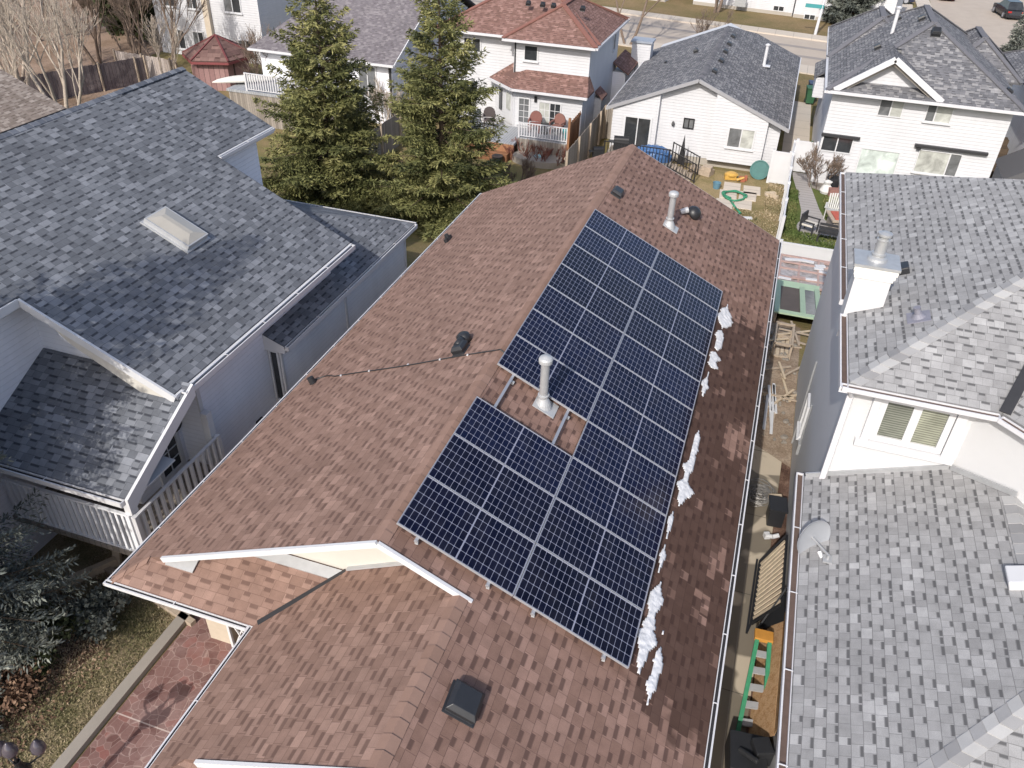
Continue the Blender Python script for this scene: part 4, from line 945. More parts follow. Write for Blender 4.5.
# decorative gable
gx0, gx1, gz0, gp = 2.25, 6.72, 3.28, (4.40, 4.80)
gable(ne, [(gx0+.35, gz0+.05), (gx1-.35, gz0+.05), (gp[0], gp[1]-.17)], 40.12, 40.2, M['siding_white_far'], 'gable')
gy = lambda z: 39.55+(z-3.2)/k6
roof(ne, [(gx0, 39.62, gz0), (gp[0], 39.62, gp[1]), (gp[0], gy(gp[1]), gp[1]), (gx0, gy(gz0)+.05, gz0)], (0, 1, 0), M['shingle_charcoal'])
roof(ne, [(gx1, 39.62, gz0), (gp[0]+.003, 39.62, gp[1]), (gp[0]+.003, gy(gp[1]), gp[1]), (gx1, gy(gz0)+.05, gz0)], (0, 1, 0), M['shingle_charcoal'])
trim_beam(ne, (gx0, 39.60, gz0-.07), (gp[0], 39.60, gp[1]-.07), .06, .24, M['white_trim']); trim_beam(ne, (gp[0], 39.60, gp[1]-.07), (gx1, 39.60, gz0-.07), .06, .24, M['white_trim'])
trim_beam(ne, (gx0+.5, 39.75, gz0+.03), (gp[0], 39.75, gp[1]-.30), .05, .09, M['kerb']); trim_beam(ne, (gp[0], 39.75, gp[1]-.30), (gx1-.5, 39.75, gz0+.03), .05, .09, M['kerb'])
gutter(ne, (1.95, 39.55, 3.2), (10.05, 39.55, 3.2), (0, -1, 0), bed='gutter_white'); gutter(ne, (1.95, 53.5, 3.2), (1.95, 39.45, 3.2), (-1, 0, 0), bed='gutter_white')
window(ne, (4.82, 40.0, 2.62), '-y', .95, .70, 2, ['pane_grey', 'pane_blind'], trim=.04, sill=False)
window(ne, (6.82, 40.0, 2.62), '-y', 1.0, .72, 2, ['pane_grey', 'pane_blind'], trim=.04, split=[.35])
window(ne, (2.98, 40.0, .72), '-y', 1.28, .66, 2, 'pane_dark', trim=.05, sill=False)
window(ne, (4.93, 40.0, .10), '-y', 1.62, 1.18, 1, 'pane_green', trim=.05)
window(ne, (7.42, 40.0, .46), '-y', 1.75, .98, 2, ['pane_blind', 'pane_grey'], trim=.04, split=[.74])
m = MB(); m.span((2.2, 39.86, 1.06), (3.9, 40.0, 1.18)); m.build('awning_box', M['dark_metal'], ne); m = MB(); m.span((6.25, 39.82, 1.10), (9.28, 40.0, 1.22)); m.box((6.45, 39.9, 1.02), (.18, .1, .1)); m.build('awning_box', M['dark_metal'], ne)
for x, y, a in ((4.15, 42.3, 0),):
    pass
m = MB(); m.tube((4.5, 45.2, 4.6), (4.5, 45.2, 5.85), .085, .085, 12); m.lathe(None, [(.13, 0), (.14, .06), (.03, .1)], 12, 0, Matrix.Translation((4.5, 45.2, 5.83))); m.build('vent_pipe', M['gutter_white'], ne)
zn = lambda x: 3.2+(x-1.95)*k6
for x, y in ((3.9, 43.2), (4.6, 41.75), (4.85, 47.5), (5.65, 45.2)):
    box_vent(ne, Matrix.Translation((x, y, (zn(x) if y > 42.5 else 3.2+(y-39.55)*k6))) @ Matrix.Rotation(-math.atan(k6), 4, 'Y' if y > 42.5 else 'X'), .34, .34, .2)
box_vent(ne, Matrix.Translation((6.1, 43.0, 3.2+(43.0-39.55)*k6)) @ Matrix.Rotation(math.atan(k6), 4, 'X'), .42, .42, .26)
box_vent(ne, Matrix.Translation((9.4, 41.0, 3.6)) @ Matrix.Rotation(math.atan(k6), 4, 'Y'), .3, .3, .16)
# small lean-to on its sunny flank
roof(ne, [(1.55, 48.4, 1.6), (2.24, 48.4, 2.0), (2.24, 51.6, 2.0), (1.55, 51.6, 1.6)], (0, 1, 0), M['shingle_charcoal']); block(ne, (1.68, 48.5, .5), (2.24, 51.5, 1.55), M['siding_white_far'])

# ---- white two-storey house with red brown roof
bt = thing('red_roofed_house', 'white two-storey house with red brown hip roof and skirt roof above the deck', 'house', (-14, 46, G0))
hip(bt, -18.6, -9.4, 43.15, 50.6, 3.2, .52, M['shingle_red'], M['cap_red'])
hip(bt, -14.45, -9.41, 42.50, 50.2, 3.205, .56, M['shingle_red'], M['cap_red'])
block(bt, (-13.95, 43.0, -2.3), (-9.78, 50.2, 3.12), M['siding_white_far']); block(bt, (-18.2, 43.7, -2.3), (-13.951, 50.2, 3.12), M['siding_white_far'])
gutter(bt, (-14.45, 42.5, 3.2), (-9.4, 42.5, 3.2), (0, -1, 0), bed='gutter_white'); gutter(bt, (-18.6, 43.15, 3.2), (-14.45, 43.15, 3.2), (0, -1, 0), bed='gutter_white'); gutter(bt, (-9.4, 42.5, 3.2), (-9.4, 50.5, 3.2), (1, 0, 0), bed='gutter_white')
roof(bt, [(-13.6, 41.7, .92), (-9.45, 41.7, .92), (-9.80, 42.995, 1.62), (-13.2, 42.995, 1.62)], (1, 0, 0), M['shingle_red'])
roof(bt, [(-15.45, 43.3, .92), (-13.6, 41.7, .92), (-13.2, 42.995, 1.62), (-14.0, 43.69, 1.85)], (1, -1, 0), M['shingle_red'])
roof(bt, [(-9.45, 41.7, .92), (-9.45, 43.2, .92), (-9.77, 43.2, 1.62), (-9.80, 42.99, 1.62)], (0, 1, 0), M['shingle_red'])
gutter(bt, (-13.6, 41.7, .92), (-9.45, 41.7, .92), (0, -1, 0), bed='gutter_white'); gutter(bt, (-15.45, 43.3, .92), (-13.6, 41.7, .92), (-1, -1, 0), bed='gutter_white')
walls(bt, [(-15.2, 43.69), (-13.5, 42.1), (-9.79, 42.1), (-9.79, 42.99), (-13.9, 42.99), (-13.9, 43.69)], -2.3, .88, M['siding_white_far'], 'bay')
window(bt, (-13.0, 43.0, 2.48), '-y', .68, .70, 1, 'pane_dark', trim=.06)
window(bt, (-16.6, 43.7, 2.40), '-y', .92, .66, 2, 'pane_dark', trim=.06)
window(bt, (-16.75, 43.7, 0.05), '-y', .9, .78, 2, 'pane_dark', trim=.06)
window(bt, (-11.55, 42.1, -.30), '-y', 1.15, 1.15, 2, ['pane_blind', 'pane_dark'], trim=.07, muntin=.38)
window(bt, (-13.0, 42.1, -.30), '-y', .55, 1.3, 1, 'pane_grey', trim=.07, muntin=.3)
m = MB(); m.box((-14.0, 42.52, -.30), (.75, .06, 1.75), -.755); dd = m.build('door', M['white_trim'], bt)
m = MB(); m.box((-14.02, 42.48, -.0), (.45, .06, .9), -.755); m.build('pane', M['pane_blind'], dd)
m = MB(); m.box((-14.72, 43.2, -.15), (.30, .06, 1.15), -.755); m.build('window', M['pane_dark'], bt)
m = MB(); m.span((-12.42, 42.02, .25), (-12.28, 42.1, .55)); m.build('porch_light', M['black_metal'], bt)
m = MB(); m.span((-13.92, 42.97, .9), (-13.84, 43.0, 3.1)); m.build('downspout', M['dark_metal'], bt)
block(bt, (-9.779, 45.0, -2.3), (-9.4, 46.0, .0), M['siding_white_far'], 'bay')
roof(bt, [(-9.32, 44.9, .02), (-9.32, 46.1, .02), (-9.77, 46.1, .40), (-9.77, 44.9, .40)], (0, 1, 0), M['shingle_red'])
block(bt, (-9.779, 49.4, -2.3), (-9.0, 52.5, .4), M['siding_blue'], 'bay'); roof(bt, [(-8.8, 49.2, .4), (-8.8, 52.6, .4), (-9.77, 52.6, 1.0), (-9.77, 49.2, 1.0)], (0, 1, 0), M['shingle_red'])
window(bt, (-9.78, 48.9, 2.2), '+x', .5, .9, 1, 'pane_grey', trim=.05)
for x, y in ((-13.8, 45.3), (-13.0, 46.0), (-10.8, 45.4), (-12.4, 47.0)):
    z = 3.2+(y-42.5)*.5; box_vent(bt, Matrix.Translation((x, min(y, 44.8), 3.205+(min(y, 44.8)-42.5)*.56)) @ Matrix.Rotation(math.atan(.56), 4, 'X'), .26, .26, .2)
# deck of the red roofed house
dk = thing('deck', 'grey two-part wooden deck with white railing behind the white and red house', 'deck', (-12.5, 41, G0))
m = MB(); m.span((-15.5, 39.3, -1.32), (-12.62, 42.05, -1.2)); m.span((-12.6, 39.9, -1.12), (-9.9, 42.05, -1.0)); m.build('deck_floor', M['wood_deck'], dk)
m = MB(); m.span((-15.5, 39.25, -2), (-12.62, 39.295, -1.25)); m.span((-15.3, 38.7, -2), (-12.8, 39.24, -1.62)); m.build('deck_skirt', M['wood_warm'], dk)
m = MB(); m.span((-12.6, 39.85, -2), (-9.9, 39.895, -1.05)); m.build('deck_skirt', M['wood_grey'], dk)
railing('railing', [(-12.55, 39.92, -1.0), (-9.95, 39.92, -1.0)], .78, M['gutter_white'], .14, .08, .05, dk)
railing('railing', [(-15.45, 41.9, -1.2), (-15.45, 40.2, -1.2)], .78, M['gutter_white'], .14, .08, .05, dk)
m = MB()
for i in range(14): m.span((-9.86, 39.8+i*.16, -1.9), (-9.83, 39.8+i*.16+.13, .05+.05*(i % 2)))
m.span((-9.9, 39.75, -2), (-9.78, 39.87, .35)); m.span((-9.83, 39.8, -.1), (-9.79, 42.0, 0)); m.build('privacy_screen', M['wood_warm'], dk)

# ---- violet grey roofed house behind the spruces
gb = thing('raised_bungalow', 'raised house with broad violet grey roof seen between the two spruces', 'house', (-24.5, 46, G0))
roof(gb, [(-29.3, 41.2, 1.5), (-20.2, 41.2, 1.5), (-20.2, 48.2, 4.6), (-26.0, 48.2, 4.6)], (1, 0, 0), M['shingle_dusk'])
roof(gb, [(-29.3, 41.2, 1.5), (-26.0, 48.2, 4.6), (-26.0, 49.0, 4.6), (-29.3, 56.0, 1.5)], (0, 1, 0), M['shingle_tan'])
roof(gb, [(-29.3, 56.0, 1.5), (-26.0, 49.0, 4.6), (-20.2, 49.0, 4.6), (-20.2, 56.0, 1.5)], (1, 0, 0), M['shingle_dusk'])
roof(gb, [(-26.0, 48.2, 4.6), (-20.2, 48.2, 4.6), (-20.2, 49.0, 4.6), (-26.0, 49.0, 4.6)], (1, 0, 0), M['shingle_dusk'])
gable(gb, [(-28.9, -2.3), (-20.6, -2.3), (-20.6, 1.45), (-28.9, 1.45)], 41.7, 55.5, M['siding_blue'])
m = MB(); m.prism([(-20.6, 41.7, 1.4), (-20.6, 48.6, 4.4), (-20.6, 55.5, 1.4)], (.02, 0, 0)); m.build('gable', M['siding_blue'], gb)
gutter(gb, (-29.3, 41.2, 1.5), (-20.2, 41.2, 1.5), (0, -1, 0), bed='gutter_white'); trim_beam(gb, (-20.18, 41.2, 1.42), (-20.18, 48.6, 4.7), .05, .18, M['white_trim'])
window(gb, (-22.1, 41.7, .3), '-y', 1.0, 1.6, 2, 'pane_grey', trim=.08)
window(gb, (-26.2, 41.7, .5), '-y', 1.6, 1.3, 2, 'pane_dark', trim=.08)
m = MB(); m.span((-20.75, 41.62, -2), (-20.62, 41.70, 1.4)); m.build('downspout', M['dark_metal'], gb)
# its raised deck
gd = thing('raised_deck', 'raised grey deck with white balusters half hidden by a spruce', 'deck', (-27, 39, G0))
m = MB(); m.span((-29.3, 38.6, -.25), (-22.5, 41.65, -.12)); m.build('deck_floor', M['wood_deck'], gd)
m = MB(); m.span((-29.2, 38.65, -2.1), (-22.6, 38.75, -.26)); m.build('deck_skirt', M['wood_grey'], gd)
railing('railing', [(-28.0, 38.7, -.12), (-22.6, 38.7, -.12)], .95, M['gutter_white'], .15, .10, .06, gd)
cn = MB(); prof = []
for i in range(13):
    t = i/12; prof.append((t*3.6-1.8, .34*math.sin(PI*t)**.55+.012, .30*math.sin(PI*t)**.6+.02))
K = 10; vs = []
ca_, sa_ = math.cos(.62), math.sin(.62)
for (l, w_, h_) in prof:
    for k in range(K):
        a = PI*k/(K-1); x, y = l, w_*math.cos(a)
        vs.append((-28.9+x*ca_-y*sa_, 39.9+x*sa_+y*ca_, .02+h_*math.sin(a)))
fs = [(i*K+k, i*K+k+1, (i+1)*K+k+1, (i+1)*K+k) for i in range(12) for k in range(K-1)] + [(i*K+K-1, i*K, (i+1)*K, (i+1)*K+K-1) for i in range(12)]
cn.add(vs, fs); cno = cn.build('canoe', plain('dull white hull', (.62, .60, .55), .5, .12), None, smooth=True, org=(-28.9, 39.9, -.1)); tag(cno, 'dull white upturned canoe lying by the raised deck', 'canoe')

# ---- white house far left at the back
wh = thing('white_corner_house', 'tall white house with dark windows far back behind the red gazebo', 'house', (-38.5, 54, G0))
block(wh, (-42.8, 50.0, -2.3), (-34.3, 60, 3.6), M['siding_white_far'])
roof(wh, [(-43.2, 49.6, 3.6), (-33.9, 49.6, 3.6), (-36.5, 55, 6.3), (-40.6, 55, 6.3)], (1, 0, 0), M['shingle_dusk']); roof(wh, [(-33.9, 49.6, 3.6), (-33.9, 60.4, 3.6), (-36.5, 55, 6.3)], (0, 1, 0), M['shingle_dusk'])
roof(wh, [(-43.2, 60.4, 3.6), (-33.9, 60.4, 3.6), (-36.5, 55, 6.3), (-40.6, 55, 6.3)], (1, 0, 0), M['shingle_dusk']); roof(wh, [(-43.2, 49.6, 3.6), (-43.2, 60.4, 3.6), (-40.6, 55, 6.3)], (0, 1, 0), M['shingle_dusk'])
m = MB(); m.span((-38.55, 49.7, -2), (-38.1, 50, 3.5)); m.build('chimney_chase', M['beige_stucco'], wh)
for x, z, w_, h_ in ((-41.3, 1.75, .95, 1.1), (-39.5, 1.75, .8, 1.1), (-36.3, 1.7, 1.25, .9), (-41.2, -.95, 1.0, 1.2), (-39.5, -.9, .8, 1.1), (-35.7, -.9, 1.1, .7)):
    window(wh, (x, 50.0, z), '-y', w_, h_, 2, ['pane_grey', 'pane_dark'], trim=.07)
# ---- red gazebo
gzb = thing('gazebo', 'dull red garden gazebo with tiled hip roof', 'gazebo', (-34.3, 45.0, G0))
m = MB(); R6 = 1.85; cx, cy = -34.3, 45.0
pts6 = [(cx+R6*math.cos(PI/3*i+.35), cy+R6*math.sin(PI/3*i+.35)) for i in range(6)]
m.prism([(x, y, -2.1) for x, y in pts6], (0, 0, 2.0)); m.build('wall', planks('faded red boards', ((.27, .16, .155), (.35, .22, .21)), .3, 0), gzb)
R6 = 2.25; pts6 = [(cx+R6*math.cos(PI/3*i+.35), cy+R6*math.sin(PI/3*i+.35)) for i in range(6)]
for i in range(6):
    a, b = pts6[i], pts6[(i+1) % 6]
    roof(gzb, [(a[0], a[1], -.15), (b[0], b[1], -.15), (cx, cy, .95)], (b[0]-a[0], b[1]-a[1], 0), M['gz_tile'] if 'gz_tile' in M else M.setdefault('gz_tile', shingles('dull red roof tiles', (.12, .072, .064), (.155, .092, .082), (.185, .115, .10), (.05, .025, .022), tab=.4, row=.34, dash=.9)))
m = MB()
for i in range(6): a = pts6[i]; m.beam((a[0], a[1], -.12), (cx, cy, .98), .10, .06)
m.build('ridge_cap', plain('maroon ridge tile', (.16, .05, .05), .6, .2), gzb)
m = MB()
for i in range(6):
    a, b = pts6[i], pts6[(i+1) % 6]; m.beam((a[0], a[1], -.28), (b[0], b[1], -.28), .06, .14)
m.build('fascia', plain('crimson fascia', (.21, .06, .062), .6, .2), gzb)

# ---- tan roof corner at the left edge
tb = thing('tan_roofed_house', 'corner of a tan shingled house with dark gutter at the left edge', 'house', (-31, 23, 0))
roof(tb, [(-27.6, 17, 2.5), (-27.6, 25.9, 2.5), (-33.4, 25.9, 5.0), (-33.4, 17, 5.0)], (0, 1, 0), M['shingle_tan'])
roof(tb, [(-39.2, 17, 2.5), (-39.2, 25.9, 2.5), (-33.404, 25.9, 5.0), (-33.404, 17, 5.0)], (0, 1, 0), M['shingle_tan'])
gable(tb, [(-38.8, -1), (-28.0, -1), (-28.0, 2.45), (-33.4, 4.8), (-38.8, 2.45)], 17.3, 25.5, M['siding_blue'])
gutter(tb, (-27.6, 17, 2.5), (-27.6, 25.9, 2.5), (1, 0, 0), wh='dark_metal', w=.16, h=.16)
m = MB(); m.box((-27.7, 25.75, 2.32), (.25, .3, .14)); m.build('gutter_end', M['gutter_white'], tb)

# ---- houses across the street
def far_house(name, label, x0, x1, y0, y1, z1, yaw, rmat, wins, loc):
    h = thing(name, label, 'house', loc, yaw)
    def L(o): o.location = (0, 0, 0); return o
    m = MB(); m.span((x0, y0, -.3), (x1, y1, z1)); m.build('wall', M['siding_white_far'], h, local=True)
    m = MB(); m.span((x0+.02, y0-.03, -.2), (x1-.02, y0-.001, .35)); m.build('foundation', M['foundation'], h, local=True)
    m = MB(); ym = (y0+y1)/2; zz = z1+(ym-y0+.4)*.4
    m.prism([(x0-.4, y0-.4, z1), (x0-.4, ym, zz), (x0-.4, y1+.4, z1)], (x1-x0+.8, 0, 0)); m.build('roof', M['shingle_dusk'], h, local=True)
    for (x, z, w_, h_) in wins:
        f = MB(); f.span((x-w_/2-.07, y0-.05, z-h_/2-.07), (x+w_/2+.07, y0-.001, z+h_/2+.07)); fo = f.build('window', M['white_trim'], h, local=True)
        g = MB(); g.span((x-w_/2, y0-.06, z-h_/2), (x-.03, y0-.051, z+h_/2)); g.span((x+.03, y0-.06, z-h_/2), (x+w_/2, y0-.051, z+h_/2)); g.build('pane', M['pane_dark'], fo, local=True)
    return h
far_house('white_far_house', 'white house across the street with a bare tree before it', 0, 9.5, 0, 8, 2.9, -.16, 0, [(1.9, 1.7, 1.2, .9), (5.4, 1.8, 1.1, .8), (8.2, .6, .9, .35)], (-9.9, 86.4, G0))
far_house('white_street_house', 'white house across the street behind the pole with teal sign', 0, 8.5, 0, 8, 2.9, -.16, 0, [(1.5, .25, .9, .35), (5.0, 1.55, 1.6, 1.6)], (-.4, 84.6, G0))
far_house('white_left_house', 'white house beyond the red brown roof at the top edge', 0, 8, 0, 8, 2.9, -.16, 0, [(2, 1.6, 1.2, .9), (5.6, 1.6, 1.2, .9)], (-20.5, 87.5, G0))

# ---- shaded neighbour at the right edge
gh_ = thing('grey_sided_house', 'shaded pale grey house at the right edge beside the two-storey house', 'house', (16, 48, G0))
block(gh_, (12.3, 44.5, -2.3), (20, 56, 2.2), M['siding_blue']); hip(gh_, 11.9, 20.4, 44.1, 56.4, 2.2, .5, M['shingle_charcoal'], M['cap_charcoal'])
block(gh_, (10.9, 41.8, -2.3), (14.5, 44.49, -.4), M['siding_white']); m = MB(); m.prism([(10.7, 41.6, -.4), (14.7, 41.6, -.4), (12.7, 41.6, .9)], (0, 2.9, 0)); m.build('porch_roof', M['shingle_charcoal'], gh_)
st_ = thing('side_stair', 'brown wooden stair between the two-storey house and the grey house', 'stair', (11.2, 46, G0))
for i in range(6): m = MB(); m.span((11.2, 45.0+i*.6, -2), (11.9, 45.58+i*.6, -1.8+i*.28)); m.build('step', M['bark'], st_)
m = MB(); m.beam((10.85, 45, -1), (10.85, 48.6, .6), .06, .08); m.beam((10.85, 45, -2), (10.85, 45, -1), .08, .08); m.beam((10.85, 48.6, -.5), (10.85, 48.6, .6), .08, .08); m.build('handrail', M['bark'], st_)
# ================================================================== ground, streets, yards
def terrain():
    xs = [-260, -120, -60, -30, -15, 0, 15, 30, 60, 120, 260]; ys = [-60, -20, 0, 10, 20, 23, 24, 26, 28, 30, 32, 33, 34, 40, 60, 100, 180, 320]
    m = MB(); n = len(xs)
    for y in ys:
        for x in xs: m.v.append((x, y, gz(y)))
    for j in range(len(ys)-1):
        for i in range(n-1):
            m.f.append([j*n+i, j*n+i+1, (j+1)*n+i+1, (j+1)*n+i]); m.mi.append(0); m.uv.append(None)
    o = m.build('ground', M['ground'], None); o['kind'] = 'structure'; return o
terrain()
sheet('leaf_litter', [(-75, 30), (-39.2, 30), (-38.2, 44), (-43, 49), (-43, 75), (-75, 75)], .010, ground_mat('russet leaf litter', [(0.13, 0.09, 0.06), (0.22, 0.155, 0.11), (0.32, 0.235, 0.18), (0.25, 0.15, 0.11)], .35, 14.0))
# street behind the houses: runs along (1, -.18)
def st(s, t):  # s along, t across
    d = Vector((.9842, -.1771)); q = Vector((.1771, .9842)); p = Vector((1.5, 71.0))+d*s+q*t; return (p.x, p.y)
def strip(name, t0, t1, dz, mat, thick=0.0, s0=-120, s1=11):
    return sheet(name, [st(s0, t0), st(s1, t0), st(s1, t1), st(s0, t1)], dz, mat, thick=thick)
strip('street', -4.6, 4.6, .006, M['asphalt'])
strip('sidewalk', -6.9, -4.6, .12, M['sidewalk_x'], .25); strip('sidewalk', 4.6, 6.4, .12, M['sidewalk_x'], .25)
strip('verge', -14.2, -6.9, .03, M['verge']); strip('verge', 6.4, 15.0, .05, M['verge'])
m = MB()
for t in (-1.55, 1.55): 
    a, b = st(-120, t), st(11, t); d = Vector((b[0]-a[0], b[1]-a[1], 0)).normalized(); q = Vector((-d.y, d.x, 0))*.35
    m.add([(a[0]-q.x, a[1]-q.y, -1.988), (b[0]-q.x, b[1]-q.y, -1.988), (b[0]+q.x, b[1]+q.y, -1.988), (a[0]+q.x, a[1]+q.y, -1.988)], [(0, 1, 2, 3)])
o = m.build('wheel_track', concrete('darker worn wheel track', (.27, .245, .225), None, 0, .3), None); o['kind'] = 'structure'
sheet('cross_street', [(12.6, 60), (30, 57), (34, 130), (14, 130), (12.4, 92), (12.0, 74)], .010, M['asphalt'])
sheet('sidewalk', [(10.9, 76), (12.3, 76), (13.0, 130), (11.6, 130)], .12, M['sidewalk'], thick=.25)
sheet('driveway', [(5.6, 80), (9.9, 79), (10.8, 97), (6.0, 97)], .07, M['sidewalk'])
# near grounds
sheet('front_lawn', [(-16, 2), (-9.06, 2), (-9.0, 7.4), (-9.0, 9.2), (-16, 9.2)], .012, M['lawn_front'])
sheet('planting_bed', [(-13.6, 3.2), (-10.7, 3.6), (-10.0, 5.2), (-9.9, 6.6), (-10.6, 7.3), (-13.6, 7.6)], .020, M['soil'])
sheet('side_bed', [(-11.5, 7.8), (-9.0, 7.8), (-8.3, 9.4), (-8.3, 20), (-9.6, 20), (-9.7, 8.0)], .024, M['soil'])
sheet('patio', [(-8.72, 2), (-5.36, 2), (-5.36, 7.4), (-8.72, 9.4)], .016, M['patio'])
sheet('kerb', [(-8.97, 2), (-8.76, 2), (-8.76, 9.3), (-8.97, 9.3)], .12, M['kerb'], thick=.3)
sheet('walkway', [(0.95, 0), (1.62, 0), (1.72, 8), (1.95, 17.6), (2.14, 20.0), (0.95, 20.5)], .012, M['walk_wet'])
sheet('walkway_joint', [(1.40, 0), (1.415, 0), (1.415, 13), (1.40, 13)], .018, M['kerb'])
sheet('gravel_strip', [(.42, 0), (.95, 0), (.95, 23), (.42, 23)], .008, M['gravel'])
sheet('rubble_patch', [(.96, 17.2), (2.14, 16.4), (2.14, 23.6), (.96, 24.5)], .020, M['rubble'])
sheet('side_ground', [(1.625, 0), (2.15, 0), (2.15, 16.4), (1.95, 17.4), (1.72, 8)], .009, M['soil'])
GT = -1.2      # the green garden sits on a terrace
def terrace(name, pts, z, mat, t=.02):
    m = MB(); m.prism([(x, y, z-t) for x, y in pts], (0, 0, t)); o = m.build(name, mat, None); o['kind'] = 'structure'; return o
terrace('garden_lawn', [(1.24, 31.75), (5.4, 31.75), (5.4, 41.0), (1.24, 41.0)], GT, M['lawn_green'], 1.1)
def arc(cx, cy, r, a0, a1, n=14): return [(cx+r*math.cos(a0+(a1-a0)*i/n), cy+r*math.sin(a0+(a1-a0)*i/n)) for i in range(n+1)]
terrace('garden_path', [(1.34, 40.95), (1.46, 39.9), (1.72, 38.2), (1.95, 36.2), (1.95, 35.2)] + arc(3.25, 34.35, 1.42, PI*.86, PI*1.72) + [(5.0, 33.6), (5.0, 35.5), (3.0, 35.4), (2.72, 36.6), (2.30, 39.2), (2.2, 40.0), (2.2, 40.95)], GT+.012, M['paver'])
terrace('gravel_patch', [(2.22, 40.0), (2.35, 39.15), (3.4, 38.5), (4.6, 38.5), (4.6, 39.98), (2.25, 39.98)], GT+.008, M['gravel'])
sheet('bungalow_yard', [(-8.5, 34), (1.16, 34), (1.16, 42), (-8.5, 42)], .008, M['lawn_dry'])
sheet('side_drive', [(.75, 44.2), (2.2, 44.2), (2.0, 58), (.6, 58)], .02, M['sidewalk'])
for i, (x, y) in enumerate(((-1.55, 37.55), (-.70, 37.75), (-1.50, 38.75), (-.58, 38.90), (-1.42, 39.85), (-.45, 39.75))):
    m = MB(); m.box((x+.1, y, -1.975), (.82, 1.06, .06), .03+.02*(i % 3)); o = m.build('paving_slab', M['sidewalk'], None, org=(x+.1, y, -2), bevel=.01)
    tag(o, 'pale square paving slab in the dry yard, %s' % ['nearest row, fence-far side', 'nearest row under the hose end', 'middle row under the green hose', 'middle row towards the white fence', 'back row by the yellow toy', 'back row by the teal tub'][i], 'paving slab', 'paving slabs in the bungalow yard')
# ------------------------------------------------------------------ fences
def vinyl_fence(name, label, pts, h, z0=-2.0, cap=True):
    f = thing(name, label, 'fence', (pts[0][0], pts[0][1], z0))
    m = MB()
    for a, b in zip(pts[:-1], pts[1:]):
        A = Vector((a[0], a[1], 0)); B = Vector((b[0], b[1], 0)); n = max(1, int(round((B-A).length/2.2)))
        m.beam(A+Vector((0, 0, z0+h/2)), B+Vector((0, 0, z0+h/2)), .035, h-.1); m.beam(A+Vector((0, 0, z0+h)), B+Vector((0, 0, z0+h)), .07, .09); m.beam(A+Vector((0, 0, z0+.1)), B+Vector((0, 0, z0+.1)), .07, .12)
        for i in range(n+1):
            q = A+(B-A)*(i/n); p = MB(); p.span((q.x-.065, q.y-.065, z0), (q.x+.065, q.y+.065, z0+h+.12)); p.build('post', M['white_trim'], f)
    m.build('panel', M['white_trim'], f); return f
vinyl_fence('vinyl_fence', 'white vinyl fence running away between the two back yards', [(1.18, 32.6), (1.20, 42.6)], 1.75)
vinyl_fence('vinyl_fence', 'white vinyl fence section joining the white bungalow', [(.30, 41.2), (1.10, 41.2)], 1.6)
vinyl_fence('vinyl_fence', 'white vinyl fence across the end of the green garden', [(1.28, 41.05), (2.22, 41.05)], 1.5, -1.2)
vinyl_fence('vinyl_fence', 'white vinyl fence between the greenhouse and the green garden', [(1.26, 31.6), (4.2, 31.6)], .90, -1.75)
vinyl_fence('vinyl_fence', 'low white fence section right of the two-storey house', [(8.2, 39.5), (9.6, 39.6)], 1.8)
def board_fence(label, a, b, h, mat, z0=None):
    f = thing('board_fence', label, 'fence', (a[0], a[1], gz(a[1])))
    m = MB(); A = Vector((a[0], a[1], gz(a[1]))); B = Vector((b[0], b[1], gz(b[1]))); n = int((B-A).length/.15); r = random.Random(n)
    d = (B-A).normalized(); s = Vector((-d.y, d.x, 0))*.012
    for i in range(n):
        p = A+(B-A)*(i/n); q = A+(B-A)*((i+.93)/n); hh = h+r.uniform(-.03, .03); up = Vector((0, 0, hh))
        m.prism([p-s, q-s, q-s+up, p-s+up], s*2)
    m.build('boards', mat, f)
    for z in (.35, h-.3): m = MB(); m.beam(A+s*4+Vector((0, 0, z)), B+s*4+Vector((0, 0, z)), .05, .09); m.build('rail', M['wood_raw'], f)
    for i in range(int(n/15)+2):
        p = A+(B-A)*min(1, i*15/n); m = MB(); m.beam(p-s*6, p-s*6+Vector((0, 0, h+.1)), .1, .1); m.build('post', M['wood_raw'], f)
    return f
board_fence('weathered board fence between the red roofed house and the white bungalow', (-9.1, 36.5), (-9.05, 44.5), 1.75, M['wood_grey_y'])
board_fence('short weathered fence closing the gap beside the white bungalow', (-9.0, 44.5), (-8.15, 44.5), 1.75, M['wood_grey'])
board_fence('shaded board fence beyond the spruces', (-19, 34.5), (-19, 44), 1.7, M['wood_grey_y'])
board_fence('dark violet grey fence behind the bare trees', (-41.8, 36.5), (-38.6, 43.2), 1.6, planks('dark violet boards', ((.13, .105, .11), (.19, .16, .16)), .2, 1))  # dark violet grey is the boards' own colour
board_fence('grey fence with pale posts beyond the bare trees', (-41.5, 44.0), (-36.5, 43.6), 1.5, planks('warm grey boards', ((.34, .29, .26), (.44, .39, .36)), .2, 0))
board_fence('short fence at the far corner of the slate house', (-9.4, 21.8), (-8.3, 21.8), 1.6, M['wood_grey'])
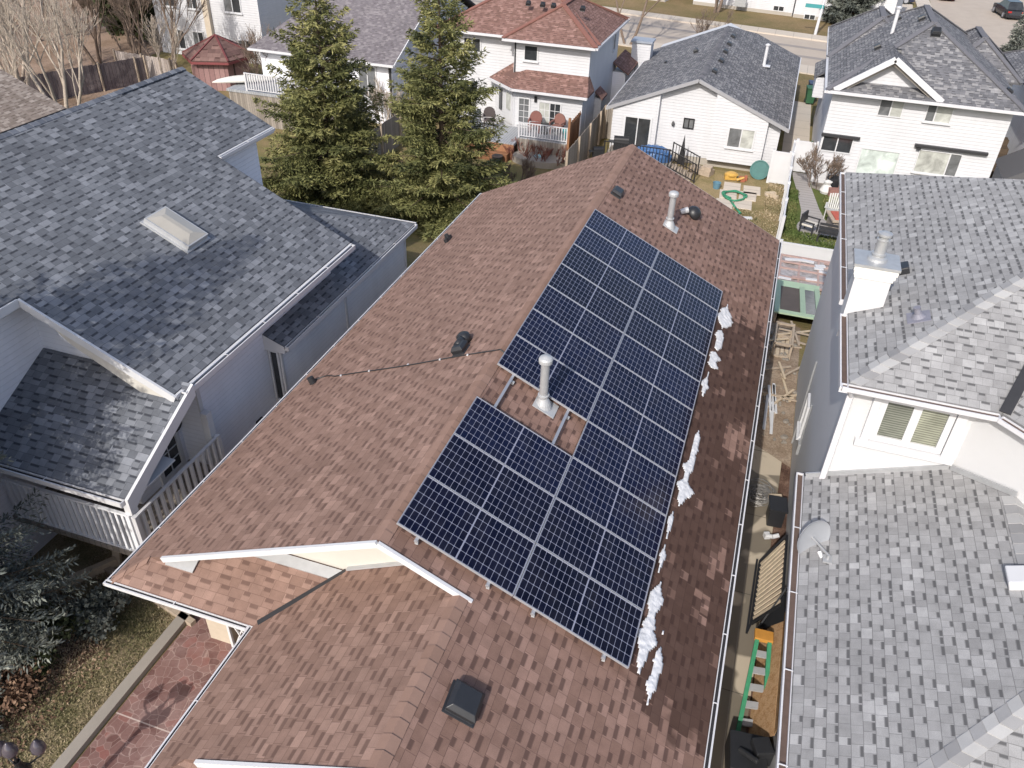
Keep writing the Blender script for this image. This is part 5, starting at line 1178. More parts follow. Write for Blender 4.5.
# ------------------------------------------------------------------ things in the bungalow yard
def at(name, label, cat, mb, mat, org, group=None, **k): return tag(mb.build(name, mat, None, org=org, **k), label, cat, group)
m = MB(); cx, cy = -1.10, 38.55
ring = [(cx+.55*math.cos(a)*(1+.12*math.sin(3*a)), cy+.60*math.sin(a), -1.90+.02*math.sin(5*a)) for a in np.linspace(0, 6.0, 30)]
ring += [(cx+.48*math.cos(a), cy+.46*math.sin(a), -1.86) for a in np.linspace(0.2, 4.4, 20)] + [(-1.2, 37.9, -1.93), (-.9, 37.2, -1.95), (-.6, 36.6, -1.95), (-.85, 36.3, -1.95)]
m.path(ring, .05, 8); at('garden_hose', 'green garden hose coiled on pale paving slabs', 'hose', m, plain('green rubber hose', (.035, .21, .12), .5, .3), (cx, cy, -1.93), smooth=True)
m = MB(); m.lathe(None, [(.44, 0), (.48, .02), (.48, .10), (.42, .10), (.41, .05), (.001, .045)], 28, 0, Matrix.Translation((-.20, 41.62, -1.55)) @ Matrix.Rotation(PI/2*.80, 4, 'X'))
at('tub', 'round teal paddling tub leaning on the white bungalow', 'tub', m, plain('teal plastic', (.05, .145, .138), .55, .35, 4), (-.25, 41.5, -2))
m = MB(); m.box((-1.55, 40.9, -1.85), (.55, .42, .22), .2); m.lathe(None, [(.3, 0), (.34, .08), (.2, .16), (.1, .17)], 12, 0, Matrix.Translation((-1.5, 40.95, -1.8))); m.tube((-1.2, 40.7, -1.9), (-.85, 40.75, -1.75), .08, .05, 8)
at('toy_truck', 'yellow plastic toy beside the paving slabs', 'toy', m, plain('yellow plastic', (.50, .30, .07), .45, .15), (-1.5, 40.9, -2))
m = MB(); m.lathe(None, [(.16, 0), (.2, .3), (.21, .3), (.19, .29), (.15, .03), (.001, .03)], 14, 0, Matrix.Translation((-2.05, 39.4, -1.99))); at('bucket', 'small blue bucket by the slabs', 'bucket', m, plain('blue plastic', (.11, .22, .29), .45, .1), (-2.05, 39.4, -2))
m = MB(); m.box((-.95, 40.9, -1.9), (.22, .35, .2), .4); m.box((-.78, 41.05, -1.88), (.14, .2, .25), .1); at('flower_pot', 'small terracotta pot between yellow toy and teal tub', 'pot', m, plain('terracotta', (.35, .12, .07), .7, .15), (-.9, 40.9, -2))
m = MB(); m.box((-.25, 36.2, -1.95), (.4, .2, .06), .3); at('toy', 'small white scrap lying in the dry grass', 'scrap', m, M['white_trim'], (-.25, 36.2, -2))
m = MB(); m.box((.55, 39.6, -1.93), (.5, .25, .12), .5); m.box((.75, 39.2, -1.9), (.15, .4, .18), .9); m.box((.4, 39.3, -1.95), (.3, .12, .08), 2); at('garden_tools', 'pale clutter of small tools by the white fence', 'tools', m, M['wood_pale'], (.55, 39.5, -2))
# deck stair of the bungalow
dn = thing('bungalow_deck', 'small raised deck with black metal railing and steps behind the white bungalow', 'deck', (-6.5, 41, -2))
m = MB(); m.span((-8.0, 39.6, -1.55), (-4.55, 42.0, -1.45)); m.build('deck_floor', M['wood_grey'], dn)
m = MB()
for i in range(4): m.span((-4.54+i*.28, 39.7, -1.62-i*.11), (-4.24+i*.28, 40.8, -1.56-i*.11))
m.build('step', M['wood_raw'], dn)
railing('railing', [(-7.9, 39.65, -1.45), (-4.6, 39.65, -1.45), (-3.2, 39.65, -2.0)], .95, M['black_metal'], .16, .06, .03, dn)
railing('railing', [(-4.6, 40.85, -1.45), (-3.2, 40.85, -2.0)], .95, M['black_metal'], .16, .06, .03, dn)
m = MB(); n = 22; vs = []; r = random.Random(4)
for j in range(7):
    a = j/6*PI/2
    for i in range(n): b = 2*PI*i/n; k = r.uniform(.94, 1.06); vs.append((-5.55+.95*math.cos(b)*math.cos(a)**.5*k, 40.75+.62*math.sin(b)*math.cos(a)**.5*k, -1.44+.62*math.sin(a)**.7*k))
fs = [(j*n+i, j*n+(i+1) % n, (j+1)*n+(i+1) % n, (j+1)*n+i) for j in range(6) for i in range(n)]+[tuple(range(6*n, 7*n))]; m.add(vs, fs)
at('covered_table', 'round patio table under a crinkled blue tarpaulin', 'covered table', m, plain('blue tarpaulin', (.05, .12, .27), .35, .8, 7, .5, 0, 1.0, 9), (-5.55, 40.75, -1.45))
def bbq(x, y, z, s, rz, label):
    t = thing('barbecue', label, 'barbecue', (x, y, z), rz)
    m = MB(); m.box((0, 0, .55*s), (.9*s, .5*s, .5*s)); m.box((0, 0, .15*s), (.85*s, .45*s, .3*s)); m.box((-.6*s, 0, .72*s), (.35*s, .42*s, .04)); m.build('body', M['black_plastic'], t, local=True, bevel=.03)
    m = MB(); K = 9; vs = [(sx*.45*s, -.26*s*math.cos(PI*k/(K-1)), .8*s+.26*s*math.sin(PI*k/(K-1))) for sx in (-1, 1) for k in range(K)]
    m.add(vs, [(k, k+1, K+k+1, K+k) for k in range(K-1)]+[tuple(range(K-1, -1, -1)), tuple(range(K, 2*K)), (0, K, 2*K-1, K-1)]); m.build('lid', M['black_metal'], t, local=True); return t
bbq(-7.3, 40.9, -1.45, .85, .2, 'black barbecue with rounded lid beside the sliding door'); bbq(-8.3, 40.2, -1.7, .65, .5, 'smaller black barbecue by the grey board fence')
m = MB(); m.prism([(-4.35, 41.2, -1.7), (-3.95, 41.2, -1.7), (-4.15, 41.2, -.15)], (0, .08, 0)); at('folded_parasol', 'dark folded parasol standing by the black railing', 'parasol', m, M['dark_metal'], (-4.15, 41.2, -1.9))
m = MB(); m.box((-3.05, 41.2, -1.85), (1.2, .55, .28), -.35); m.box((-2.75, 41.0, -1.62), (.5, .4, .2), -.2); at('garden_box', 'grey storage box at the foot of the steps', 'box', m, M['wood_raw'], (-3.05, 41.2, -2))
# ------------------------------------------------------------------ deck furniture of the red roofed house
def wicker(x, y, z, rz, col, label, group=None):
    t = thing('armchair', label, 'chair', (x, y, z), rz, group); mt = plain('wicker '+label[:12], col, .8, .3, 25)
    m = MB(); m.box((0, 0, .40), (.56, .54, .08)); m.build('seat', mt, t, local=True, bevel=.02)
    m = MB(); K = 9
    vs = [(.34*math.cos(PI*k/(K-1)), .26, .42+.55*math.sin(PI*k/(K-1))**.6+.04) for k in range(K)]; vs = vs+[(a, b+.07, c) for a, b, c in vs]
    m.add(vs, [(k, k+1, K+k+1, K+k) for k in range(K-1)]+[tuple(range(K-1, -1, -1)), tuple(range(K, 2*K)), (0, K, 2*K-1, K-1)]); m.build('backrest', mt, t, local=True)
    for sx in (-1, 1):
        m = MB(); m.box((sx*.32, 0, .62), (.08, .55, .05)); m.box((sx*.32, -.24, .5), (.05, .05, .22)); m.build('armrest', mt, t, local=True)
        for sy in (-1, 1): m = MB(); m.box((sx*.26, sy*.24, .18), (.05, .05, .37)); m.build('leg', mt, t, local=True)
    return t
wicker(-12.05, 41.1, -1.0, .15, (.22, .10, .085), 'rust red wicker armchair in front of the door bay', 'armchairs on the railed deck'); wicker(-10.85, 41.2, -1.0, -.2, (.23, .115, .095), 'rust red wicker armchair by the teal planter', 'armchairs on the railed deck')
wicker(-14.75, 41.4, -1.2, .3, (.085, .07, .068), 'dark brown armchair on the lower grey deck')
t = thing('side_table', 'small round dark side table between two wicker armchairs', 'table', (-11.45, 41.0, -1.0)); m = MB(); m.lathe(None, [(.30, .45), (.31, .47), (.31, .5), (.29, .5)], 18); m.build('tabletop', M['dark_metal'], t, local=True); m = MB(); m.tube((0, 0, 0), (0, 0, .45), .04, .04, 8); m.lathe(None, [(.2, 0), (.2, .03)], 12); m.build('leg', M['dark_metal'], t, local=True)
m = MB(); m.lathe(None, [(.2, 0), (.26, .42), (.28, .42), (.24, .40), (.01, .36)], 16, 0, Matrix.Translation((-10.15, 40.75, -.99))); at('planter', 'teal planter on the deck by the cedar screen', 'planter', m, plain('bright teal glaze', (.03, .33, .33), .35, .1), (-10.15, 40.75, -1))
m = MB(); m.lathe(None, [(.18, 0), (.22, .35), (.2, .35), (.01, .3)], 14, 0, Matrix.Translation((-11.3, 39.35, -1.99))); at('planter', 'pale blue pot below the white railing', 'planter', m, plain('pale blue pot', (.25, .42, .47), .5, .1), (-11.3, 39.35, -2))
m = MB(); m.lathe(None, [(2.2*.6, 0), (1.36, .02), (1.36, .35), (1.2, .35)], 24, 0, Matrix.Translation((-11.2, 39.3, -2.02)) @ Matrix.Diagonal((1.1, .55, 1, 1))); at('raised_bed', 'curved stone edging below the white railing', 'edging', m, M['kerb'], (-11.2, 39.3, -2))
m = MB(); m.lathe(None, [(.25, 0), (.3, .4), (.27, .4), (.01, .36)], 14, 0, Matrix.Translation((-13.2, 38.4, -1.99))); at('planter', 'dark pot at the corner of the lower grey deck', 'planter', m, M['black_plastic'], (-13.2, 38.4, -2))
m = MB(); m.box((-21.0, 43.2, -1.6), (.6, .5, .7), .2); at('recycling_box', 'bright blue box beyond the spruces', 'box', m, plain('bright blue plastic', (.03, .15, .42), .45, .1), (-21.0, 43.2, -2))
# ------------------------------------------------------------------ green garden furniture
def adirondack(x, y, rz, mat, label):
    t = thing('garden_chair', label, 'chair', (x, y, GT+.01), rz)
    m = MB(); m.prism([(-.3, -.35, .42), (.3, -.35, .42), (.3, .25, .30), (-.3, .25, .30)], (0, 0, .04)); m.build('seat', mat, t, local=True)
    m = MB(); K = 7
    for k in range(K):
        x_ = -.28+.56*k/(K-1); hh = .95+.10*math.cos(x_*4)
        m.prism([(x_-.035, .22, .30), (x_+.035, .22, .30), (x_*1.15+.035, .55, hh), (x_*1.15-.035, .55, hh)], (0, .02, 0))
    m.build('backrest', mat, t, local=True)
    t.scale = (.88, .88, .88)
    for sx in (-1, 1):
        m = MB(); m.box((sx*.37, -.05, .58), (.12, .75, .03)); m.build('armrest', mat, t, local=True); m = MB(); m.box((sx*.34, -.33, .28), (.05, .09, .57)); m.build('leg', mat, t, local=True); m = MB(); m.box((sx*.34, .3, .22), (.05, .5, .08)); m.build('rear_leg', mat, t, local=True)
    return t
def armch(x, y, rz, label):
    t = thing('garden_chair', label, 'chair', (x, y, GT+.01), rz)
    t.scale = (.88, .88, .88)
    m = MB(); m.box((0, 0, .42), (.62, .6, .10)); m.build('seat_cushion', plain('pale cushion', (.55, .52, .47), .8, .1), t, local=True, bevel=.03)
    m = MB(); m.box((0, .33, .62), (.68, .08, .62)); m.build('backrest', M['dark_metal'], t, local=True)
    for sx in (-1, 1): m = MB(); m.box((sx*.36, 0, .62), (.07, .7, .05)); m.build('armrest', M['dark_metal'], t, local=True); m = MB(); m.box((sx*.34, -.3, .3), (.06, .06, .6)); m.box((sx*.34, .3, .3), (.06, .06, .6)); m.build('leg', M['dark_metal'], t, local=True)
armch(2.30, 33.85, 1.2, 'dark armchair with pale cushion on the curved path'); adirondack(3.25, 35.9, -.1, plain('pale grey slats', (.46, .46, .44), .7, .15), 'pale grey slatted garden chair on the grass edge'); 
t = thing('garden_bench', 'dark slatted bench at the end of the curved path', 'bench', (3.25, 33.1, GT+.01), PI-.1)
m = MB()
for i in range(4): m.box((0, -.2+.12*i, .44), (1.2, .09, .04))
m.build('seat', M['dark_metal'], t, local=True); m = MB(); [m.box((0, .28, .58+.14*i), (1.2, .04, .09)) for i in range(3)]; m.build('backrest', M['dark_metal'], t, local=True)
for sx in (-1, 1): m = MB(); m.box((sx*.55, 0, .25), (.06, .5, .5)); m.build('leg', M['dark_metal'], t, local=True)
t = thing('fire_pit', 'square fire pit table with a red top in the garden', 'fire pit', (3.60, 34.75, GT+.01), .25)
m = MB(); m.box((0, 0, .25), (.95, .95, .5)); m.build('body', M['wood_grey'], t, local=True, bevel=.02); m = MB(); m.box((0, 0, .53), (1.15, 1.15, .06)); m.build('rim', M['wood_raw'], t, local=True); m = MB(); m.box((0, 0, .58), (.85, .85, .04)); m.build('cover', plain('brick red cover', (.40, .09, .06), .6, .15), t, local=True)
m = MB(); m.lathe(None, [(.26, 0), (.33, .55), (.36, .55), (.36, .62), (.30, .62), (.02, .5)], 16, 0, Matrix.Translation((3.25, 39.2, GT+.01))); at('planter', 'black planter by the bare bush', 'planter', m, M['black_plastic'], (3.25, 39.2, GT))
m = MB(); m.lathe(None, [(.25, 0), (.3, .12), (.22, .3), (.14, .4), (.2, .55), (.05, .62)], 14, 0, Matrix.Translation((2.95, 38.75, GT+.01))); at('garden_ornament', 'pale stone ornament beside the black planter', 'ornament', m, M['pad_white'], (2.95, 38.75, GT))
m = MB(); m.box((3.35, 38.5, GT+.18), (.6, .35, .35), .2); m.box((3.65, 38.7, GT+.23), (.3, .3, .45), .5); at('planter', 'rust coloured planter in front of the black one', 'planter', m, plain('rust planter', (.25, .13, .11), .8, .3, 20), (3.4, 38.6, GT))
m = MB(); m.box((2.05, 45.4, -1.72), (.85, .5, .3)); co = MB(); co.box((2.05, 45.4, -1.53), (.88, .53, .08)); o = at('cooler', 'red cool box with white lid behind the white fence', 'cool box', m, plain('red plastic', (.42, .03, .05), .45, .1), (2.05, 45.4, -2)); co.build('lid', M['white_trim'], o)
def wheelie(x, y, col, label):
    t = thing('wheelie_bin', label, 'bin', (x, y, -1.98), .15); mt = plain('bin plastic '+label[:5], col, .5, .12)
    m = MB(); vs = [(-.22, -.25, .1), (.22, -.25, .1), (.22, .25, .1), (-.22, .25, .1), (-.3, -.36, 1.0), (.3, -.36, 1.0), (.3, .36, 1.0), (-.3, .36, 1.0)]; m.add(vs, [(3, 2, 1, 0), (4, 5, 6, 7), (0, 1, 5, 4), (1, 2, 6, 5), (2, 3, 7, 6), (3, 0, 4, 7)]); m.build('body', mt, t, local=True)
    m = MB(); m.box((0, -.02, 1.04), (.64, .8, .08)); m.tube((-.25, .38, .98), (.25, .38, .98), .03, .03, 8); m.build('lid', mt, t, local=True, bevel=.02)
    for s in (-1, 1): m = MB(); m.tube((s*.2, .26, .12), (s*.27, .26, .12), .12, .12, 14); m.build('wheel', M['black_plastic'], t, local=True)
wheelie(1.85, 56.4, (.04, .12, .06), 'green wheelie bin beside the two-storey white house'); wheelie(1.95, 57.7, (.05, .07, .13), 'blue wheelie bin behind the green one')
m = MB(); m.box((2.3, 46.3, -1.6), (.35, .35, .7)); m.tube((2.3, 46.3, -1.2), (2.3, 46.3, -.75), .03, .03, 8); at('green_pump', 'green garden sprayer by the cool box', 'sprayer', m, plain('dark green', (.04, .12, .06), .5, .1), (2.3, 46.3, -2))
# ------------------------------------------------------------------ side yard between brown roof and stucco house
# step ladder
ld = thing('step_ladder', 'green fibreglass step ladder with orange top leaning by the boards', 'ladder', (1.84, 9.7, 0))
gm = plain('green fibreglass', (.045, .24, .125), .6, .35, 7)
bl, br = Vector((1.60, 8.78, .03)), Vector((2.02, 8.86, .03)); tl, tr = Vector((1.70, 10.50, .55)), Vector((1.92, 10.52, .55))
for a, b in ((bl, tl), (br, tr)): m = MB(); m.beam(a, b, .075, .09); m.build('side_rail', gm, ld)
for i in range(5): q = .12+.18*i; m = MB(); m.beam(bl.lerp(tl, q), br.lerp(tr, q), .14, .03); m.build('step', M['galv_flash'], ld)
m = MB(); m.box((1.81, 10.58, .57), (.34, .24, .09), .05); m.build('ladder_top', plain('orange plastic', (.50, .235, .045), .6, .3), ld, bevel=.015)
for a, b in ((bl+Vector((.02, .2, -.02)), tl+Vector((0, .05, -.15))), (br+Vector((.02, .2, -.02)), tr+Vector((0, .05, -.15)))): m = MB(); m.beam(a, b, .035, .04); m.build('rear_leg', gm, ld)
# OSB sheet leaning
m = MB(); m.prism([(1.78, 8.7, .02), (2.10, 8.55, .62), (2.12, 11.15, .64), (1.80, 11.0, .03)], (.02, 0, .012)); m.prism([(2.105, 8.55, .64), (2.14, 8.55, 1.15), (2.145, 11.1, 1.15), (2.125, 11.15, .66)], (.008, 0, .0)); 
tag(m.build('strand_board', M['osb'], None, org=(1.95, 9.8, 0)), 'orange brown strand board leaning on the stucco wall behind the ladder', 'board')
m = MB(); m.prism([(1.75, 11.1, .05), (2.12, 10.95, .70), (2.12, 11.65, .70), (1.95, 11.35, .3)], (.01, 0, .01)); m.beam((1.72, 11.05, .08), (2.13, 11.75, .75), .03, .05)
tag(m.build('tarp', M['black_plastic'], None, org=(1.9, 11.2, 0)), 'dark tarpaulin corner between strand board and slatted rack', 'tarp')
# slatted bench frame on its side
rk = thing('slatted_bench', 'black metal bench frame with cream slats tipped against the wall', 'bench', (1.9, 12.5, 0))
q0, q1, q2, q3 = Vector((1.62, 11.25, .04)), Vector((2.08, 11.42, .62)), Vector((2.08, 13.35, .62)), Vector((1.66, 12.95, .05))
m = MB(); m.beam(q0, q1, .05, .06); m.beam(q1, q2, .05, .06); m.beam(q2, q3, .05, .06); m.beam(q3, q0, .05, .06); m.beam(q0+Vector((-.06, -.25, 0)), q3+Vector((-.06, .05, 0)), .04, .05); m.beam(q0+Vector((-.06, -.25, .0)), q0, .04, .05); m.build('frame', M['black_metal'], rk)
for i in range(13): t_ = .06+i*.073; a, b = q0.lerp(q3, t_), q1.lerp(q2, t_); m = MB(); m.beam(a.lerp(b, .06), a.lerp(b, .95), .075, .022, up=(-.8, 0, .6)); m.build('slat', M['wood_pale'], rk)
# wire coil, black box
m = MB(); r = random.Random(11)
for k in range(26):
    c0 = (1.50+r.uniform(-.12, .12), 15.05+r.uniform(-.12, .12)); R_ = r.uniform(.12, .30); z = .04+r.uniform(0, .16); tl_ = r.uniform(-.3, .3)
    m.path([(c0[0]+R_*math.cos(a), c0[1]+R_*1.15*math.sin(a), z+tl_*.2*math.sin(a+k)) for a in np.linspace(0, 2*PI, 15)], .009, 5)
tag(m.build('wire_coil', plain('grey wire', (.25, .24, .23), .5, .5, 20, .5, .3), None, org=(1.5, 15.05, 0)), 'tangled coil of grey wire on the damp walkway', 'wire coil')
m = MB(); m.box((1.86, 14.35, .28), (.34, .42, .5), .1); o = tag(m.build('storage_bin', M['black_plastic'], None, org=(1.86, 14.35, 0), bevel=.03), 'black lidded bin next to the wire coil', 'bin'); m = MB(); m.box((1.86, 14.35, .55), (.40, .48, .05), .1); m.build('lid', M['black_plastic'], o)
m = MB(); m.box((1.82, 14.75, .35), (.28, .2, .12), .3); tag(m.build('wood_block', M['wood_pale'], None, org=(1.82, 14.75, .3)), 'pale wood block behind the black bin', 'block')
m = MB(); m.path([(1.72, 13.75, .10), (1.86, 13.7, .16), (1.98, 13.75, .2)], .05, 8); m.box((1.74, 13.76, .1), (.12, .12, .12), .4); tag(m.build('hose_reel', M['white_trim'], None, org=(1.8, 13.7, 0)), 'white plastic tap fitting below the black bin', 'fitting')
m = MB(); m.box((1.75, 8.2, .25), (.6, .7, .5), .1); m.box((1.95, 8.3, .45), (.3, .3, .4), .4); m.tube((1.6, 8.2, .5), (1.9, 8.0, .62), .05, .05, 8); tag(m.build('tool_bags', M['black_plastic'], None, org=(1.75, 8.2, 0), bevel=.03), 'black bags and boxes at the near end of the walkway', 'bags')
# lumber
r = random.Random(3)
for k in range(9):
    x = 1.28+r.uniform(0, .42); y = 18.6+r.uniform(-.5, .7); L = r.uniform(.9, 1.6); a = r.uniform(-.10, .12); m = MB()
    m.box((x, y, .06+.035*(k % 3)), (.07, L, .03), a); o = m.build('lumber', M['white_trim'] if k % 3 else M['wood_raw'], None, org=(x, y, .05)); tag(o, 'painted board in the loose heap below the pallet crate', 'board', 'loose boards in the side yard')
for k in range(14):
    x = 1.3+r.uniform(0, .75); y = 19.9+r.uniform(-.9, 3.0); L = r.uniform(.5, 1.5); a = r.uniform(-1.5, 1.5); m = MB()
    m.box((x, y, .07+.05*(k % 3)+.0), (.06, L, .035), a); o = m.build('lumber', M['wood_raw'] if k % 2 else M['wood_pale'], None, org=(x, y, .05)); tag(o, 'raw weathered stick in the scrap wood around the pallet crate', 'stick', 'scrap wood in the side yard')
for k in range(46):
    x = 1.2+r.uniform(0, .9); y = 17.3+r.uniform(0, 5.5); m = MB(); s = r.uniform(.04, .10)
    m.lathe(None, [(s*.7, -.02), (s, s*.3), (s*.6, s*.75)], 6, 0, Matrix.Translation((x, y, .03)) @ Matrix.Rotation(r.uniform(0, 3), 4, 'Z') @ Matrix.Diagonal((1, r.uniform(.6, 1.3), 1, 1)))
    o = m.build('stone', M['gravel'], None, org=(x, y, .02)); tag(o, 'loose grey stone in the rubble beside the stucco wall', 'stone', 'stones in the side yard')
ct = thing('pallet_crate', 'open crate frame of bare wood among scrap sticks', 'crate', (1.6, 22.0, 0))
m = MB()
for z in (.08, .5): 
    for a, b in (((1.35, 21.4), (1.85, 21.4)), ((1.35, 22.6), (1.85, 22.6)), ((1.35, 21.4), (1.35, 22.6)), ((1.85, 21.4), (1.85, 22.6))): m.beam((*a, z), (*b, z), .06, .06)
for p in ((1.35, 21.4), (1.85, 21.4), (1.35, 22.6), (1.85, 22.6)): m.beam((*p, 0), (*p, .55), .06, .06)
m.build('frame', M['wood_raw'], ct); m = MB(); [m.span((1.34+i*.13, 21.4, .01), (1.34+i*.13+.09, 22.6, .04)) for i in range(4)]; m.build('base', M['wood_pale'], ct)
# green framed cold frame
cf = thing('cold_frame', 'pale green framed garden door frame holding dark mesh', 'cold frame', (2.0, 25.5, gz(25.5)))
gmat = plain('faded green paint', (.36, .47, .33), .6, .12, 5)
def zc(y): return gz(y)+.45
def pt(x, y, dz=0): return Vector((x, y, zc(y)+dz))
m = MB()
X0, X1, X2, Y0, Y1 = 1.32, 2.12, 2.62, 23.7, 26.9
for x in (X0, X1, X2): m.beam(pt(x, Y0), pt(x, Y1), .17, .06)
m.beam(pt(X0-.08, Y0), pt(X2+.08, Y0), .2, .058); m.beam(pt(X0-.08, Y1), pt(X2+.08, Y1), .55, .058)
m.build('frame', gmat, cf)
m = MB()
for x in (X0, X2): m.prism([(x-.05, Y0, gz(Y0)-.05), (x-.05, Y1, gz(Y1)-.05), (x-.05, Y1, zc(Y1)-.04), (x-.05, Y0, zc(Y0)-.04)], (.08, 0, 0))
m.build('side', M['wood_raw'], cf)
m = MB(); m.prism([pt(X0, Y0, -.02), pt(X1, Y0, -.02), pt(X1, Y1, -.02), pt(X0, Y1, -.02)], (0, 0, .012)); m.build('mesh_panel', plain('brown mesh screen', (.11, .085, .07), .7, .35, 1.6), cf)
m = MB(); m.prism([pt(X1, Y0, -.02), pt(X2, Y0, -.02), pt(X2, Y1, -.02), pt(X1, Y1, -.02)], (0, 0, .012)); m.build('glass_panel', plain('grey streaked glass', (.13, .15, .16), .15, .55, 5, .5), cf)
# greenhouse top of old sashes
gh = thing('greenhouse', 'low lean-to greenhouse of old pinkish window sashes', 'greenhouse', (2.3, 30, gz(30)))
m = MB(); pm = plain('weathered pink paint', (.40, .28, .25), .75, .3, 7)
def gp(x, y, dz=0): return Vector((x, y, gz(29.9)+.48+(y-29.9)*-.03+dz))
for x in (1.35, 2.05, 2.75, 3.35): m.beam(gp(x, 28.0), gp(x, 30.6), .07, .06)
for y in (28.0, 28.6, 29.4, 30.0, 30.6): m.beam(gp(1.32, y, .006), gp(3.38, y, .006), .09, .06)
m.build('sash', pm, gh); m = MB(); m.prism([gp(1.36, 28.02, -.02), gp(3.34, 28.02, -.02), gp(3.34, 30.58, -.02), gp(1.36, 30.58, -.02)], (0, 0, .01))
m.build('glazing', plain('dusty glass', (.34, .31, .30), .2, .85, 5.5, .5), gh)
rg = random.Random(2)
for k in range(11): m = MB(); m.box(gp(1.5+rg.uniform(0, 1.7), 28.3+rg.uniform(0, 2.1), .06), (rg.uniform(.15, .8), rg.uniform(.06, .18), .05), rg.uniform(-.3, .3)); tag(m.build('plank', M['white_trim'] if k % 3 else pm, None, org=gp(2.3, 29.6, .05)), 'loose painted plank lying on top of the sash greenhouse', 'plank', 'planks on the greenhouse')
m = MB(); z = gz(29.9)+.43
m.span((1.34, 28.0, -2.3), (1.40, 30.6, z)); m.span((3.30, 28.0, -2.3), (3.36, 30.6, z)); m.span((1.4, 28.0, -2.3), (3.3, 28.06, z)); m.span((1.4, 30.54, -2.3), (3.3, 30.6, z)); m.build('wall', M['wood_raw'], gh)
# ------------------------------------------------------------------ lamp post on the front lawn (smoky globes)
lp = thing('lamp_post', 'dark lamp post with clustered smoky globes over the front lawn', 'lamp post', (-8.35, 3.55, 0))
lx, ly = -8.35, 3.72
m = MB(); m.tube((lx, ly, 0), (lx, ly, 1.75), .045, .035, 12); m.lathe(None, [(.12, 0), (.12, .1), (.06, .25)], 12, 0, Matrix.Translation((lx, ly, 0))); m.lathe(None, [(.10, 0), (.13, .05), (.05, .22), (.05, .3)], 12, 0, Matrix.Translation((lx, ly, 1.45))); m.build('post', M['black_metal'], lp)
glob = plain('smoky violet globe glass', (.075, .065, .08), .12, .2, 4, .6)
for i in range(3):
    a = .9+i*PI*2/3; ex, ey = lx+.30*math.cos(a), ly+.30*math.sin(a)
    m = MB(); m.path([(lx, ly, 1.62), (lx+.13*math.cos(a), ly+.13*math.sin(a), 1.58), (ex, ey, 1.66), (ex, ey, 1.72)], .014, 8); m.build('arm', M['black_metal'], lp)
    m = MB(); m.lathe(None, [(.03, -.10), (.08, -.07), (.105, -.01), (.095, .07), (.055, .14), (.02, .18), (.006, .20)], 16, 0, Matrix.Translation((ex, ey, 1.82))); m.build('globe', glob, lp, smooth=True)
    m = MB(); m.lathe(None, [(.05, -.11), (.06, -.09), (.035, -.06)], 12, 0, Matrix.Translation((ex, ey, 1.81))); m.build('collar', M['black_metal'], lp)
m = MB(); m.lathe(None, [(.03, -.10), (.08, -.07), (.105, -.01), (.095, .07), (.055, .14), (.02, .18), (.006, .20)], 16, 0, Matrix.Translation((lx, ly, 2.02))); m.build('globe', glob, lp, smooth=True)
m = MB(); m.tube((lx, ly, 1.7), (lx, ly, 1.95), .02, .02, 8); m.build('arm', M['black_metal'], lp)
# side-bed edging boards
m = MB(); m.beam((-11.3, 8.15, .06), (-8.6, 7.55, .06), .12, .12); tag(m.build('edging_log', M['wood_raw'], None, org=(-10, 7.9, 0)), 'pale timber edging below the railed porch', 'edging')
m = MB(); m.beam((-11.95, 6.9, .12), (-11.0, 8.3, .12), .12, .22); m.beam((-11.0, 8.3, 0), (-11.2, 8.75, 1.1), .14, .12); tag(m.build('stair_rail', M['wood_pale'], None, org=(-11.5, 7.6, 0)), 'pale wooden stair rail beside the blue spruce', 'handrail')

